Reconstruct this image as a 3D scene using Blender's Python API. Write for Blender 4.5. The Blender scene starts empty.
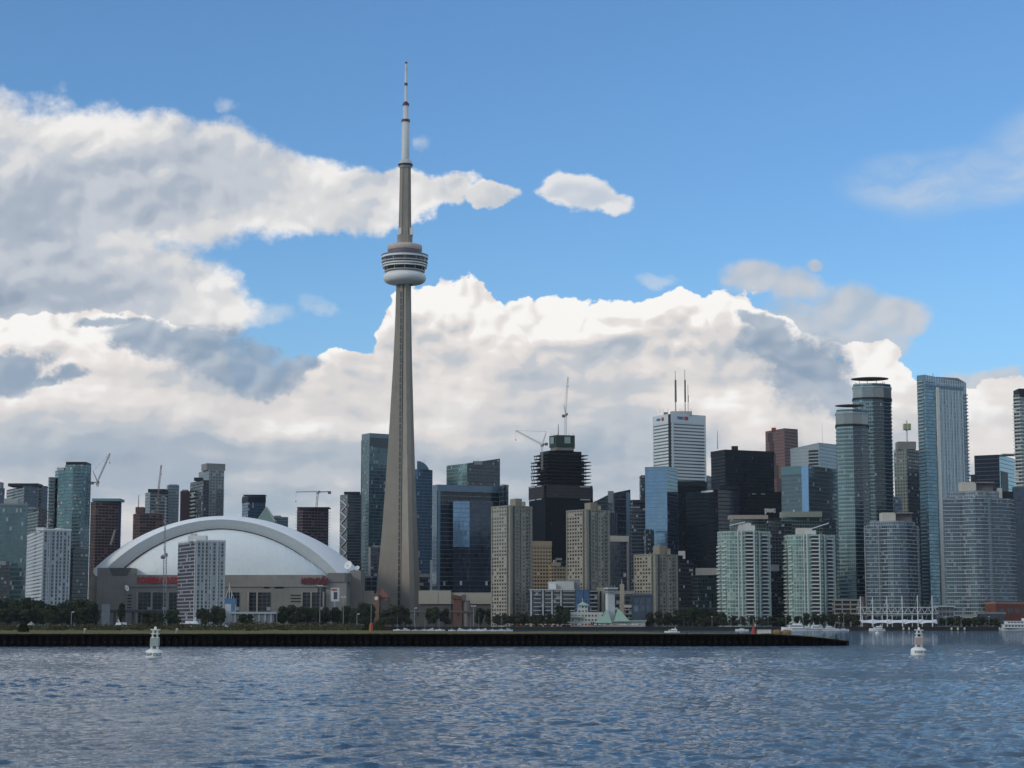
import bpy, bmesh, math, random
import numpy as np
from mathutils import Vector, Matrix, noise as mnoise
R = math.radians
random.seed(7)
sc = bpy.context.scene
COL = sc.collection
# ------------------------------------------------------------------ camera
F, CH, HY = 1900.0, 4.3, 625.0          # focal in px, eye height, horizon row in the photo
PITCH = math.atan((HY - 384) / F)
cam = bpy.data.objects.new('camera', bpy.data.cameras.new('camera'))
COL.objects.link(cam)
cam.location = (0, 0, CH)
cam.rotation_euler = (R(90) + PITCH, 0, 0)
cam.data.sensor_width = 36
cam.data.lens = 36 * F / 1024
cam.data.clip_start = 0.5
cam.data.clip_end = 90000
sc.camera = cam
sc.view_settings.view_transform = 'Standard'
sc.view_settings.look = 'None'
sc.view_settings.gamma = 1
sc.view_settings.use_curve_mapping = False
sc.view_settings.exposure = 0.06
sc.cycles.use_adaptive_sampling = True
sc.cycles.adaptive_threshold = 0.02
sc.cycles.time_limit = 700
cP, sP = math.cos(PITCH), math.sin(PITCH)

def ray(px, py):
    u = (px - 512) / F; v = (384 - py) / F
    return (u, cP - v * sP, sP + v * cP)
def at(px, py, Y):
    r = ray(px, py); t = Y / r[1]
    return Vector((r[0] * t, Y, CH + r[2] * t))
def zz(py, Y): return at(512, py, Y).z
def xx(px, py, Y): return at(px, py, Y).x

# ------------------------------------------------------------------ node helper
class NT:
    def __init__(s, tree): s.t = tree; s.n = tree.nodes; s.l = tree.links
    def new(s, typ, **kw):
        n = s.n.new(typ)
        for k, v in kw.items(): setattr(n, k, v)
        return n
    def put(s, sock, v):
        if isinstance(v, bpy.types.NodeSocket): s.l.new(v, sock)
        elif isinstance(v, (tuple, list)) and sock.type == 'RGBA' and len(v) == 3: sock.default_value = (*v, 1)
        else: sock.default_value = v
    def m(s, op, a, b=None, c=None, clamp=False):
        n = s.new('ShaderNodeMath', operation=op, use_clamp=clamp)
        s.put(n.inputs[0], a)
        if b is not None: s.put(n.inputs[1], b)
        if c is not None: s.put(n.inputs[2], c)
        return n.outputs[0]
    def v(s, op, a, b=None, scale=None):
        n = s.new('ShaderNodeVectorMath', operation=op)
        s.put(n.inputs[0], a)
        if b is not None: s.put(n.inputs[1], b)
        if scale is not None: s.put(n.inputs['Scale'], scale)
        return n.outputs['Value'] if op in ('LENGTH', 'DOT_PRODUCT', 'DISTANCE') else n.outputs[0]
    def sep(s, a):
        n = s.new('ShaderNodeSeparateXYZ'); s.put(n.inputs[0], a); return n.outputs
    def comb(s, x, y, z=0.0):
        n = s.new('ShaderNodeCombineXYZ'); s.put(n.inputs[0], x); s.put(n.inputs[1], y); s.put(n.inputs[2], z); return n.outputs[0]
    def mix(s, f, a, b, typ='MIX'):
        n = s.new('ShaderNodeMix', data_type='RGBA', blend_type=typ)
        s.put(n.inputs[0], f); s.put(n.inputs[6], a); s.put(n.inputs[7], b); return n.outputs[2]
    def mixf(s, f, a, b):
        n = s.new('ShaderNodeMix', data_type='FLOAT')
        s.put(n.inputs[0], f); s.put(n.inputs[2], a); s.put(n.inputs[3], b); return n.outputs[0]
    def noise(s, vec, scale, detail=4, rough=.55, lac=2.0, dist=0.0, color=False):
        n = s.new('ShaderNodeTexNoise'); s.put(n.inputs['Vector'], vec)
        n.inputs['Scale'].default_value = scale; n.inputs['Detail'].default_value = detail
        n.inputs['Roughness'].default_value = rough; n.inputs['Lacunarity'].default_value = lac
        n.inputs['Distortion'].default_value = dist
        return n.outputs['Color'] if color else n.outputs[0]
    def voro(s, vec, scale, detail=2, rough=.5, smooth=.6):
        n = s.new('ShaderNodeTexVoronoi', feature='SMOOTH_F1'); s.put(n.inputs['Vector'], vec)
        n.inputs['Scale'].default_value = scale; n.inputs['Detail'].default_value = detail
        n.inputs['Roughness'].default_value = rough; n.inputs['Smoothness'].default_value = smooth
        return n.outputs['Distance']
    def ss(s, x, a, b):
        n = s.new('ShaderNodeMapRange', interpolation_type='SMOOTHSTEP')
        s.put(n.inputs[0], x); n.inputs[1].default_value = a; n.inputs[2].default_value = b
        n.inputs[3].default_value = 0; n.inputs[4].default_value = 1
        return n.outputs[0]
    def lin(s, x, a, b, c=0., d=1.):
        n = s.new('ShaderNodeMapRange'); s.put(n.inputs[0], x)
        for i, q in enumerate((a, b, c, d)): n.inputs[i + 1].default_value = q
        return n.outputs[0]

# ------------------------------------------------------------------ sun and sky
SUN_AZ = R(-122)      # clockwise from the view direction: left of and behind the camera
SUN_EL = R(24)
sun = bpy.data.objects.new('sun', bpy.data.lights.new('sun', 'SUN'))
COL.objects.link(sun)
sun.data.energy = 1.05
sun.data.angle = R(10)
sun.data.color = (1.0, .90, .74)
sdir = Vector((math.sin(SUN_AZ) * math.cos(SUN_EL), math.cos(SUN_AZ) * math.cos(SUN_EL), math.sin(SUN_EL)))
sun.rotation_euler = sdir.to_track_quat('Z', 'Y').to_euler()

def angles(px, py):
    r = Vector(ray(px, py)).normalized()
    return math.atan2(r.x, r.y), math.asin(r.z)
PXR = F ** -1

def build_world():
    w = bpy.data.worlds.new('World'); sc.world = w; w.use_nodes = True
    t = NT(w.node_tree); t.n.clear()
    out = t.new('ShaderNodeOutputWorld')
    sky = t.new('ShaderNodeTexSky', sky_type='NISHITA')
    sky.sun_disc = False; sky.sun_elevation = SUN_EL; sky.sun_rotation = SUN_AZ
    sky.altitude = 80; sky.air_density = 1.0; sky.dust_density = .2; sky.ozone_density = 2.0
    tc = t.new('ShaderNodeTexCoord').outputs['Generated']
    d = t.v('NORMALIZE', tc)
    x, y, z = t.sep(d)[0:3]
    az = t.m('ARCTAN2', x, y)
    el = t.m('ARCSINE', z)
    K = 10.0
    def k(c): return tuple(q * K for q in c)
    sky_c = t.mix(1.0, sky.outputs[0], SKY_TINT, 'MULTIPLY')
    over = lambda col, alpha, c: t.mix(alpha, col, c)
    def shader(col):
        b = t.new('ShaderNodeBackground'); b.inputs[1].default_value = 0.1
        t.l.new(col, b.inputs[0]); return b.outputs[0]
    def mixsh(f, a, b):
        n = t.new('ShaderNodeMixShader'); t.put(n.inputs[0], f); t.l.new(a, n.inputs[1]); t.l.new(b, n.inputs[2]); return n.outputs[0]
    # ---- broken cloud all round, away from the picture
    gen = t.noise(t.v('MULTIPLY', d, (1, 1, 2.0)), 3.0, 5, .55)
    ga = t.ss(gen, .41, .57)
    gc = t.mix(t.ss(gen, .52, .68), k((.86, .90, .92)), k((.38, .46, .55)))
    s_gen = shader(over(t.v('SCALE', sky_c, scale=1.05), t.m('MULTIPLY', ga, .85), gc))
    # ---- the part of the sky the photograph shows
    p0 = t.comb(az, el, 0.)
    p3 = t.comb(az, t.m('MULTIPLY', el, 1.15), 3.7)
    wn = t.v('SUBTRACT', t.noise(p3, 34, 5, .60, color=True), (.5, .5, .5))
    wl = t.v('SUBTRACT', t.noise(p3, 9, 1, .5, color=True), (.5, .5, .5))
    wl5 = t.v('MULTIPLY', wl, (.055, .035, 0))
    wbig = t.v('ADD', p0, wl5)
    p = t.v('ADD', wbig, t.v('MULTIPLY', wn, (.034, .026, 0)))
    def field(ells, vec):
        tot = None
        for (cx, cy, rx, ry) in ells:
            a, e = angles(cx, cy)
            q = t.v('MULTIPLY', t.v('SUBTRACT', vec, (a, e, 0)), (F / rx, F / ry, 0))
            l = t.v('DOT_PRODUCT', q, q)
            g = t.m('SUBTRACT', 1.0, l)
            tot = g if tot is None else t.m('SMOOTH_MAX', tot, g, .30)
        return tot
    def zones(ells, vec):
        tot = None
        for (cx, cy, rx, ry, wgt) in ells:
            a, e = angles(cx, cy)
            q = t.v('MULTIPLY', t.v('SUBTRACT', vec, (a, e, 0)), (F / rx, F / ry, 0))
            g = t.m('MULTIPLY', t.m('MAXIMUM', t.m('SUBTRACT', 1.0, t.v('LENGTH', q)), 0.0), wgt * 1.6)
            tot = g if tot is None else t.m('ADD', tot, g)
        return tot
    fine = t.noise(p3, 60, 6, .66)
    fn = t.m('SUBTRACT', fine, .5)
    # rounded heads: a billow height field read twice, a step apart towards the sun
    hw = t.v('ADD', p3, t.v('MULTIPLY', wn, (.008, .008, 0)))
    def height(vec):
        tot = None
        for sc_, wt in ((19, 1.0), (43, .50), (92, .26)):
            n = t.m('ABSOLUTE', t.m('SUBTRACT', t.noise(vec, sc_, 0, .5), .5))
            n = t.m('MULTIPLY', n, wt)
            tot = n if tot is None else t.m('ADD', tot, n)
        return tot
    h0 = height(hw); h1 = height(t.v('ADD', hw, (-.0030, .0050, 0)))
    relief = t.m('SUBTRACT', h0, h1)
    big0 = t.noise(p3, 13, 3, .5); big1 = t.noise(t.v('ADD', p3, (-.008, .015, 0)), 13, 3, .5)
    relb = t.m('SUBTRACT', big0, big1)
    bg5 = t.m('SUBTRACT', big0, .5)
    def tone(*terms):
        tot = None
        for val, g in terms:
            q = t.m('MULTIPLY', val, g)
            tot = q if tot is None else t.m('ADD', tot, q)
        return tot
    def ramp(v, stops):
        r = t.new('ShaderNodeValToRGB'); t.put(r.inputs[0], t.m('MULTIPLY_ADD', v, .5, .25)); stops = [(.25 + .5 * q, cc) for q, cc in stops]
        r.color_ramp.interpolation = 'B_SPLINE' if False else 'EASE'
        e = r.color_ramp.elements
        while len(e) < len(stops): e.new(.5)
        for q, (pos, c) in zip(e, stops): q.position = pos; q.color = (*c, 1)
        return t.v('SCALE', r.outputs[0], scale=K)
    col = sky_c
    hz = t.m('SUBTRACT', 1.0, t.ss(el, .03, .22))
    col = over(col, t.m('MULTIPLY', hz, .35), k((.36, .55, .72)))
    # thin wisps upper right
    w1 = t.noise(t.v('MULTIPLY', t.v('ADD', p0, t.v('MULTIPLY', wn, (.02, .02, 0))), (5, 14, 1)), 3.0, 5, .62)
    f = field([(915, 178, 80, 32), (985, 165, 90, 34), (1060, 140, 90, 50)], wbig)
    a = t.m('MULTIPLY', t.ss(f, -.5, 1.0), t.ss(w1, .22, .80))
    col = over(col, t.m('MULTIPLY', a, .80), k((.58, .64, .70)))
    # thin grey veil over the right end of the bank
    f = field([(745, 285, 34, 20), (785, 290, 36, 20), (806, 268, 9, 7), (855, 306, 62, 26), (905, 310, 46, 24), (800, 332, 80, 34), (868, 338, 56, 26), (935, 398, 90, 22), (1000, 372, 50, 12)], wbig)
    a = t.ss(tone((f, .6), (fn, 1.2), (h0, .6)), .0, .60)
    col = over(col, t.m('MULTIPLY', a, .85), ramp(tone((relief, 1.5), (big0, 1.0), (1.0, .05)), [(.2, (.42, .49, .57)), (.8, (.62, .61, .61))]))
    # A: the big soft grey cloud upper left
    f = field([(-30, 178, 150, 98), (60, 172, 100, 84), (140, 176, 90, 74), (205, 180, 86, 66), (270, 194, 80, 50), (335, 204, 66, 38), (392, 196, 50, 26),
               (440, 191, 42, 19), (492, 196, 34, 11), (0, 270, 180, 85), (100, 290, 130, 58), (185, 315, 72, 34)], p)
    pw = t.v('ADD', p0, t.v('MULTIPLY', wn, (.022, .016, 0)))
    fS = field([(560, 190, 26, 17), (586, 196, 36, 19), (612, 203, 26, 12)], pw)
    aS = t.m('MULTIPLY', t.ss(tone((fS, .7), (fn, 1.0), (h0, .5)), .0, .42), .92)
    col = over(col, aS, ramp(tone((relief, 1.6), (fS, -.25), (bg5, .5), (1.0, .72), (fn, .3)), [(.3, (.56, .60, .66)), (.8, (.80, .79, .78))]))
    fT = field([(315, 305, 20, 11), (428, 144, 12, 9), (270, 312, 28, 11), (228, 108, 14, 7), (655, 280, 24, 6)], pw)
    col = over(col, t.m('MULTIPLY', t.ss(tone((fT, .6), (fn, 2.2)), -.1, 1.0), .5), k((.66, .70, .74)))
    fA = tone((f, .62), (fn, .50), (h0, .55), (1.0, -.07))
    a = t.ss(fA, -.06, .30)
    zA = zones([(0, 240, 200, 85, -.36), (190, 210, 100, 40, -.12), (110, 300, 150, 46, -.10), (90, 110, 90, 40, .10), (400, 190, 120, 40, .06), (270, 150, 80, 40, .12), (215, 315, 60, 24, .3)], wbig)
    tt = tone((relief, 1.8), (relb, 2.0), (t.ss(f, .0, .75), -.26), (bg5, .75), (1.0, .80), (fn, .48), (zA, 1.0))
    col = over(col, a, ramp(tt, [(-.35, (.30, .36, .46)), (.05, (.40, .455, .54)), (.40, (.54, .575, .63)), (.68, (.69, .69, .695)), (1.05, (.86, .845, .83))]))
    # B: the bright cumulus bank
    f = field([(412, 335, 34, 32), (452, 318, 38, 37), (492, 316, 40, 34), (530, 326, 42, 30), (580, 324, 43, 36), (625, 320, 46, 38), (668, 320, 44, 38), (705, 332, 43, 38), (745, 352, 48, 38), (790, 374, 48, 34), (845, 388, 43, 28), (882, 370, 42, 25), (922, 396, 43, 28),
               (970, 426, 68, 43), (1030, 420, 50, 46), (500, 405, 170, 80), (700, 425, 200, 85), (360, 378, 50, 34), (320, 425, 100, 60), (250, 435, 120, 60), (120, 420, 180, 75), (20, 400, 120, 70), (60, 352, 100, 42), (150, 365, 90, 36), (610, 375, 230, 60), (900, 445, 110, 55), (500, 540, 900, 110)], p)
    fB = tone((f, .55), (h0, .85), (fn, .22), (1.0, -.16))
    a = t.ss(fB, .0, .075)
    low = t.m('SUBTRACT', 1.0, t.ss(el, .035, .125))
    flat = t.v('MULTIPLY', t.v('ADD', p3, t.v('MULTIPLY', wn, (.02, .014, 0))), (.42, 1.7, 1))
    fl0 = t.noise(flat, 11, 4, .52); fl1 = t.noise(t.v('ADD', flat, (-.004, .014, 0)), 11, 4, .52)
    hd = t.ss(el, .115, .165)
    relw = t.m('MULTIPLY', relief, t.m('ADD', t.m('MULTIPLY', hd, 1.35), .55))
    flr = t.m('SUBTRACT', fl0, fl1); flb = t.m('MULTIPLY', t.m('SUBTRACT', fl0, .5), t.m('SUBTRACT', 1.15, t.m('MULTIPLY', hd, .75)))
    zB = zones([(600, 352, 190, 26, -.34), (500, 374, 90, 16, -.22), (690, 372, 110, 26, -.22), (150, 470, 330, 60, -.34), (560, 470, 330, 44, -.30), (880, 450, 140, 50, -.22), (470, 308, 80, 40, .34), (560, 305, 60, 24, .15), (640, 302, 90, 30, .34), (885, 366, 50, 26, .30), (700, 412, 90, 24, .25), (420, 400, 80, 40, .10), (60, 350, 140, 40, .18), (80, 395, 90, 22, .15), (330, 390, 80, 30, .12)], t.v('ADD', wbig, t.v('MULTIPLY', wn, (.012, .012, 0))))
    tt = tone((relw, 1.5), (relb, 1.1), (flr, 1.5), (flb, 1.15), (t.ss(f, .05, .9), -.16), (bg5, .35), (low, -.12), (1.0, .83), (fn, .30), (zB, 1.0))
    col = over(col, a, ramp(tt, [(-.35, (.31, .37, .46)), (.05, (.41, .465, .54)), (.38, (.55, .575, .61)), (.56, (.70, .67, .66)), (.74, (.80, .755, .73)), (.98, (.95, .93, .90))]))
    # C: shaded blue-grey clouds in front of the bank
    fc_ = lambda e: field(e, wbig)
    f = field([(138, 343, 44, 19), (180, 350, 56, 25), (228, 362, 64, 30), (265, 380, 44, 17), (290, 364, 40, 11), (14, 372, 42, 26), (60, 384, 40, 9), (100, 330, 40, 8), (800, 372, 60, 38), (760, 350, 40, 24), (745, 330, 26, 10),
               (830, 392, 30, 20)], t.v('ADD', wbig, t.v('MULTIPLY', wn, (.03, .022, 0))))
    a = t.m('MULTIPLY', t.ss(tone((f, .55), (fn, 1.1), (h0, .4)), .05, .45), .92)
    col = over(col, a, ramp(tone((relief, 2.2), (bg5, .9), (1.0, .5)), [(.2, (.24, .33, .45)), (.9, (.44, .50, .58))]))
    # flat grey strata low down
    st = t.noise(t.v('MULTIPLY', t.v('ADD', p0, t.v('MULTIPLY', wn, (.03, .02, 0))), (2.5, 12, 1)), 5.0, 3, .5)
    a = t.m('MULTIPLY', t.ss(st, .36, .66), t.m('SUBTRACT', 1.0, t.ss(el, .05, .13)))
    col = over(col, t.m('MULTIPLY', a, .80), k((.34, .43, .515)))
    s_pic = shader(col)
    s_low = shader(t.mix(1.0, (.4, .7, 1.1, 1), (1, 1, 1, 1), 'MULTIPLY'))
    away = t.m('MAXIMUM', t.ss(t.m('ABSOLUTE', az), .36, .50), t.ss(el, .40, .52))
    sh = mixsh(away, s_pic, s_gen)
    sh = mixsh(t.m('LESS_THAN', el, -.003), sh, s_low)
    t.l.new(sh, out.inputs[0])
    w.cycles.sampling_method = 'MANUAL'; w.cycles.sample_map_resolution = 256
SKY_TINT = (.77, 1.12, 1.42)
build_world()

# ------------------------------------------------------------------ things, parts, meshes
ORG = {}
def tag(o, label=None, cat=None, group=None, kind=None):
    if label: o['label'] = label
    if cat: o['category'] = cat
    if group: o['group'] = group
    if kind: o['kind'] = kind
    return o
def thing(name, label, cat, loc, group=None):
    o = bpy.data.objects.new(name, None); COL.objects.link(o)
    o.location = loc; o.empty_display_size = 2
    ORG[o.name] = Vector(loc)
    return tag(o, label, cat, group)
def dup(o, parent=None):
    c = o.copy(); COL.objects.link(c)
    if parent is not None: c.parent = parent
    for ch in list(o.children): dup(ch, c)
    return c

class MB:
    def __init__(s): s.v = []; s.f = []; s.u = []; s.m = []
    def face(s, pts, uv=None, m=0):
        i = len(s.v); s.v += [tuple(p) for p in pts]; s.f.append(tuple(range(i, i + len(pts))))
        s.u.append(uv or [(p[0], p[1]) for p in pts]); s.m.append(m)
    def prism(s, poly, z0, z1, m=0, cap=None, bottom=False, mats=None):
        n = len(poly); u = 0.0
        zt = z1 if isinstance(z1, (list, tuple)) else [z1] * n
        zb = z0 if isinstance(z0, (list, tuple)) else [z0] * n
        for i in range(n):
            a, b = poly[i], poly[(i + 1) % n]; j = (i + 1) % n
            l = math.hypot(b[0] - a[0], b[1] - a[1])
            s.face([(a[0], a[1], zb[i]), (b[0], b[1], zb[j]), (b[0], b[1], zt[j]), (a[0], a[1], zt[i])],
                   [(u, zb[i]), (u + l, zb[j]), (u + l, zt[j]), (u, zt[i])], mats[i] if mats else m)
            u += l
        cm = m if cap is None else cap
        s.face([(p[0], p[1], zt[i]) for i, p in enumerate(poly)], None, cm)
        if bottom: s.face([(p[0], p[1], zb[i]) for i, p in reversed(list(enumerate(poly)))], None, cm)
        return s
    def box(s, x0, x1, y0, y1, z0, z1, m=0):
        return s.prism([(x0, y0), (x1, y0), (x1, y1), (x0, y1)], z0, z1, m, bottom=True)
    def obox(s, a, b, wid, z0, z1, m=0, out=0.0):
        """box along the ground line a-b; it stands wid proud on the outer (right hand) side"""
        d = Vector((b[0] - a[0], b[1] - a[1])); d.normalize(); n = Vector((d.y, -d.x))
        a, b = Vector(a[:2]), Vector(b[:2])
        p = [a + n * (out + wid), b + n * (out + wid), b + n * out, a + n * out]
        return s.prism([tuple(q) for q in p], z0, z1, m, bottom=True)
    def bar(s, p, q, w, h=None, m=0):
        p, q = Vector(p), Vector(q); h = h or w
        d = (q - p).normalized(); up = Vector((0, 0, 1)) if abs(d.z) < .95 else Vector((0, 1, 0))
        x = d.cross(up).normalized() * w / 2; y = x.cross(d).normalized() * h / 2
        c = [x + y, y - x, -x - y, x - y]
        for i in range(4):
            j = (i + 1) % 4; s.face([p + c[i], q + c[i], q + c[j], p + c[j]], None, m)
        s.face([p + c[i] for i in range(4)], None, m); s.face([q + c[i] for i in (3, 2, 1, 0)], None, m)
        return s
    def tube(s, p, q, r0, r1=None, n=8, m=0):
        p, q = Vector(p), Vector(q); r1 = r0 if r1 is None else r1
        d = (q - p).normalized(); up = Vector((0, 0, 1)) if abs(d.z) < .95 else Vector((1, 0, 0))
        x = d.cross(up).normalized(); y = d.cross(x)
        A = [(x * math.cos(2 * math.pi * i / n) + y * math.sin(2 * math.pi * i / n)) for i in range(n)]
        for i in range(n):
            j = (i + 1) % n; s.face([p + A[j] * r0, q + A[j] * r1, q + A[i] * r1, p + A[i] * r0][::-1], None, m)
        s.face([q + a * r1 for a in A], None, m); s.face([p + a * r0 for a in reversed(A)], None, m)
        return s
    def lathe(s, cx, cy, prof, n=32, m=0, sy=1.0):
        for (r0, z0), (r1, z1) in zip(prof, prof[1:]):
            for i in range(n):
                a, b = 2 * math.pi * i / n, 2 * math.pi * (i + 1) / n
                ca, sa, cb, sb = math.cos(a), math.sin(a), math.cos(b), math.sin(b)
                pts = [(cx + r0 * ca, cy + sy * r0 * sa, z0), (cx + r0 * cb, cy + sy * r0 * sb, z0), (cx + r1 * cb, cy + sy * r1 * sb, z1), (cx + r1 * ca, cy + sy * r1 * sa, z1)]
                rr = max(r0, r1); u0, u1 = a * rr, b * rr
                if r0 < 1e-4: pts = [pts[0]] + pts[2:]; s.face(pts, [(u0, z0), (u1, z1), (u0, z1)], m)
                elif r1 < 1e-4: pts = pts[:3]; s.face(pts, [(u0, z0), (u1, z0), (u1, z1)], m)
                else: s.face(pts, [(u0, z0), (u1, z0), (u1, z1), (u0, z1)], m)
        return s
    def build(s, name, mats, parent=None, origin=None, smooth=False, merge=False):
        if not isinstance(mats, (list, tuple)): mats = [mats]
        o0 = ORG[parent.name] if parent is not None else Vector(origin or (0, 0, 0))
        me = bpy.data.meshes.new(name)
        me.from_pydata([(v[0] - o0.x, v[1] - o0.y, v[2] - o0.z) for v in s.v], [], s.f)
        uvl = me.uv_layers.new(name='UVMap')
        flat = [c for f in s.u for p in f for c in (p[0], p[1])]
        uvl.data.foreach_set('uv', flat)
        me.polygons.foreach_set('material_index', s.m)
        for mt in mats: me.materials.append(mt)
        if merge or smooth:
            bm = bmesh.new(); bm.from_mesh(me); bmesh.ops.remove_doubles(bm, verts=bm.verts, dist=.002); bm.to_mesh(me); bm.free()
        if smooth: me.polygons.foreach_set('use_smooth', [True] * len(me.polygons))
        me.update()
        o = bpy.data.objects.new(name, me); COL.objects.link(o)
        if parent is not None: o.parent = parent
        else: o.location = o0
        ORG[o.name] = o0.copy()
        return o

# ------------------------------------------------------------------ materials
_mc = {}
def mat(name, col, rough=.7, metal=0.0, var=.12, scale=.4, spec=.5, stain=None):
    key = (name, col, rough, metal)
    if key in _mc: return _mc[key]
    m = bpy.data.materials.new(name); m.use_nodes = True; t = NT(m.node_tree)
    b = t.n['Principled BSDF']; b.inputs['Roughness'].default_value = rough; b.inputs['Metallic'].default_value = metal
    b.inputs['Specular IOR Level'].default_value = spec if rough < .65 else min(spec, .15)
    g = t.new('ShaderNodeTexCoord').outputs['Object']
    n = t.noise(g, scale, 5, .6)
    f = t.lin(n, .25, .75, 1 - var, 1 + var)
    c = t.v('SCALE', col, scale=f)
    if stain:
        s2 = t.noise(t.v('MULTIPLY', g, (1.2, 1.2, .06)), .9, 4, .6)
        c = t.mix(t.m('MULTIPLY', t.ss(s2, .50, .70), .6), c, stain)
    t.put(b.inputs['Base Color'], c)
    _mc[key] = m
    return m

def fac(name, wall, glass, fh=3.4, bw=3.0, wh=.6, ww=.7, refl=.0, rough=.12, var=.5, blind=.08, bcol=(.35, .36, .36),
        wrough=.75, wvar=.12, tilt=.02, pier=0, pierw=.25, pcol=None, ior=1.6, v0=3.0, wmetal=0.0):
    """wall material with a grid of windows in metres along the wall (UV)"""
    m = bpy.data.materials.new(name); m.use_nodes = True; t = NT(m.node_tree)
    b = t.n['Principled BSDF']
    uv = t.new('ShaderNodeUVMap').outputs[0]
    x, y, _ = t.sep(uv)[0:3]
    cu = t.m('DIVIDE', x, bw); cv = t.m('DIVIDE', t.m('SUBTRACT', y, v0), fh)
    fu = t.m('FRACT', cu); fv = t.m('FRACT', cv)
    mu = t.m('LESS_THAN', t.m('ABSOLUTE', t.m('SUBTRACT', fu, .5)), ww / 2)
    mv = t.m('LESS_THAN', t.m('ABSOLUTE', t.m('SUBTRACT', fv, .5)), wh / 2)
    msk = t.m('MULTIPLY', mu, mv)
    cell = t.comb(t.m('FLOOR', cu), t.m('FLOOR', cv), random.random() * 50)
    wn = t.new('ShaderNodeTexWhiteNoise', noise_dimensions='3D'); t.put(wn.inputs[0], cell)
    r1, r2, r3 = t.sep(wn.outputs['Color'])[0:3]
    # pane tones drift in patches, painting uneven reflections into the glass colour
    patch = t.noise(t.v('MULTIPLY', cell, (.35, .22, 1)), 1.0, 2, .5)
    g = t.v('SCALE', glass, scale=t.m('ADD', t.lin(r1, 0, 1, 1 - var * .6, 1 + var * .6), t.m('MULTIPLY', t.m('SUBTRACT', patch, .5), var * 2)))
    bl = t.m('LESS_THAN', r2, blind)
    g = t.mix(bl, g, bcol)
    obj = t.new('ShaderNodeTexCoord').outputs['Object']
    nz = t.noise(t.v('MULTIPLY', obj, (.3, .3, .05)), 1.0, 5, .6)
    w = t.v('SCALE', wall, scale=t.lin(nz, .25, .75, 1 - wvar, 1 + wvar))
    if pier:
        pu = t.m('LESS_THAN', t.m('FRACT', t.m('ADD', t.m('DIVIDE', cu, pier), .02)), pierw / pier)
        w = t.mix(pu, w, pcol or wall); msk = t.m('MULTIPLY', msk, t.m('SUBTRACT', 1.0, pu))
    t.put(b.inputs['Base Color'], t.mix(msk, w, g))
    t.put(b.inputs['Roughness'], t.mixf(msk, wrough, t.m('ADD', rough, t.m('MULTIPLY', bl, .3))))
    t.put(b.inputs['Metallic'], t.mixf(msk, wmetal, t.m('MULTIPLY', t.m('SUBTRACT', 1.0, bl), refl)))
    b.inputs['IOR'].default_value = ior
    if tilt:
        nn = t.new('ShaderNodeNewGeometry').outputs['Normal']
        jit = t.v('SCALE', t.v('SUBTRACT', wn.outputs['Color'], (.5, .5, .5)), scale=t.m('MULTIPLY', msk, tilt))
        t.put(b.inputs['Normal'], t.v('NORMALIZE', t.v('ADD', nn, jit)))
    return m

CONC = mat('concrete', (.22, .20, .175), .9, var=.15, scale=.12)
CONC_D = mat('dark_concrete', (.12, .115, .11), .9)
WHITE = mat('white_paint', (.62, .63, .62), .6, var=.06)
OFFW = mat('off_white_panel', (.45, .44, .40), .7, var=.08)
STEEL = mat('painted_steel', (.30, .31, .32), .5, var=.1)
DARK = mat('dark_metal', (.014, .015, .018), .6, var=.2, spec=.25)
BLACK = mat('black_cladding', (.005, .0055, .008), .5, var=.2, spec=.2)
ROOF = mat('roof_gravel', (.14, .135, .13), .95)
GREYP = mat('grey_panel', (.20, .21, .22), .7)
GLASSD = mat('dark_glass', (.015, .025, .04), .08, var=.3)
RED = mat('red_paint', (.30, .03, .02), .6)
RUST = mat('oxide_paint', (.28, .07, .03), .7)
BEIGE = mat('beige_precast', (.34, .30, .23), .85, var=.1)
GREEN = mat('copper_green_roof', (.24, .36, .29), .6, var=.1)
SLABM = mat('slab_edge', (.36, .37, .37), .8, var=.08)
SLABD = mat('grey_slab_edge', (.16, .17, .18), .8, var=.1)
CRANE = mat('crane_paint', (.42, .40, .36), .6)
CRANER = mat('crane_orange_grey', (.22, .15, .12), .6)
SIGNR = mat('sign_red', (.42, .02, .02), .5)
GOLD = mat('gold_sign', (.45, .20, .06), .4)
TEALG = mat('green_glass_cube', (.26, .30, .15), .3)

# ------------------------------------------------------------------ buildings
def text_obj(body, size, mt, loc, rotz, parent=None, name='lettering', ext=.12, width=None, off=.06):
    cu = bpy.data.curves.new('txt', 'FONT'); cu.body = body; cu.size = size; cu.extrude = ext; cu.align_x = 'CENTER'; cu.align_y = 'CENTER'; cu.offset = off * size
    tmp = bpy.data.objects.new('txt', cu); COL.objects.link(tmp)
    dg = bpy.context.evaluated_depsgraph_get(); dg.update()
    me = bpy.data.meshes.new_from_object(tmp.evaluated_get(dg)); bpy.data.objects.remove(tmp)
    me.name = name
    if width:
        xs = [v.co.x for v in me.vertices]; k_ = width / (max(xs) - min(xs))
        for v in me.vertices: v.co.x *= k_
    me.transform(Matrix.Rotation(rotz, 4, 'Z') @ Matrix.Rotation(R(90), 4, 'X'))
    off = Vector(loc) - (ORG[parent.name] if parent is not None else Vector(loc))
    me.transform(Matrix.Translation(off))
    me.materials.clear(); me.materials.append(mt)
    o = bpy.data.objects.new(name, me); COL.objects.link(o)
    if parent is not None: o.parent = parent
    else: o.location = loc
    ORG[o.name] = Vector(loc)
    return o

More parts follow.
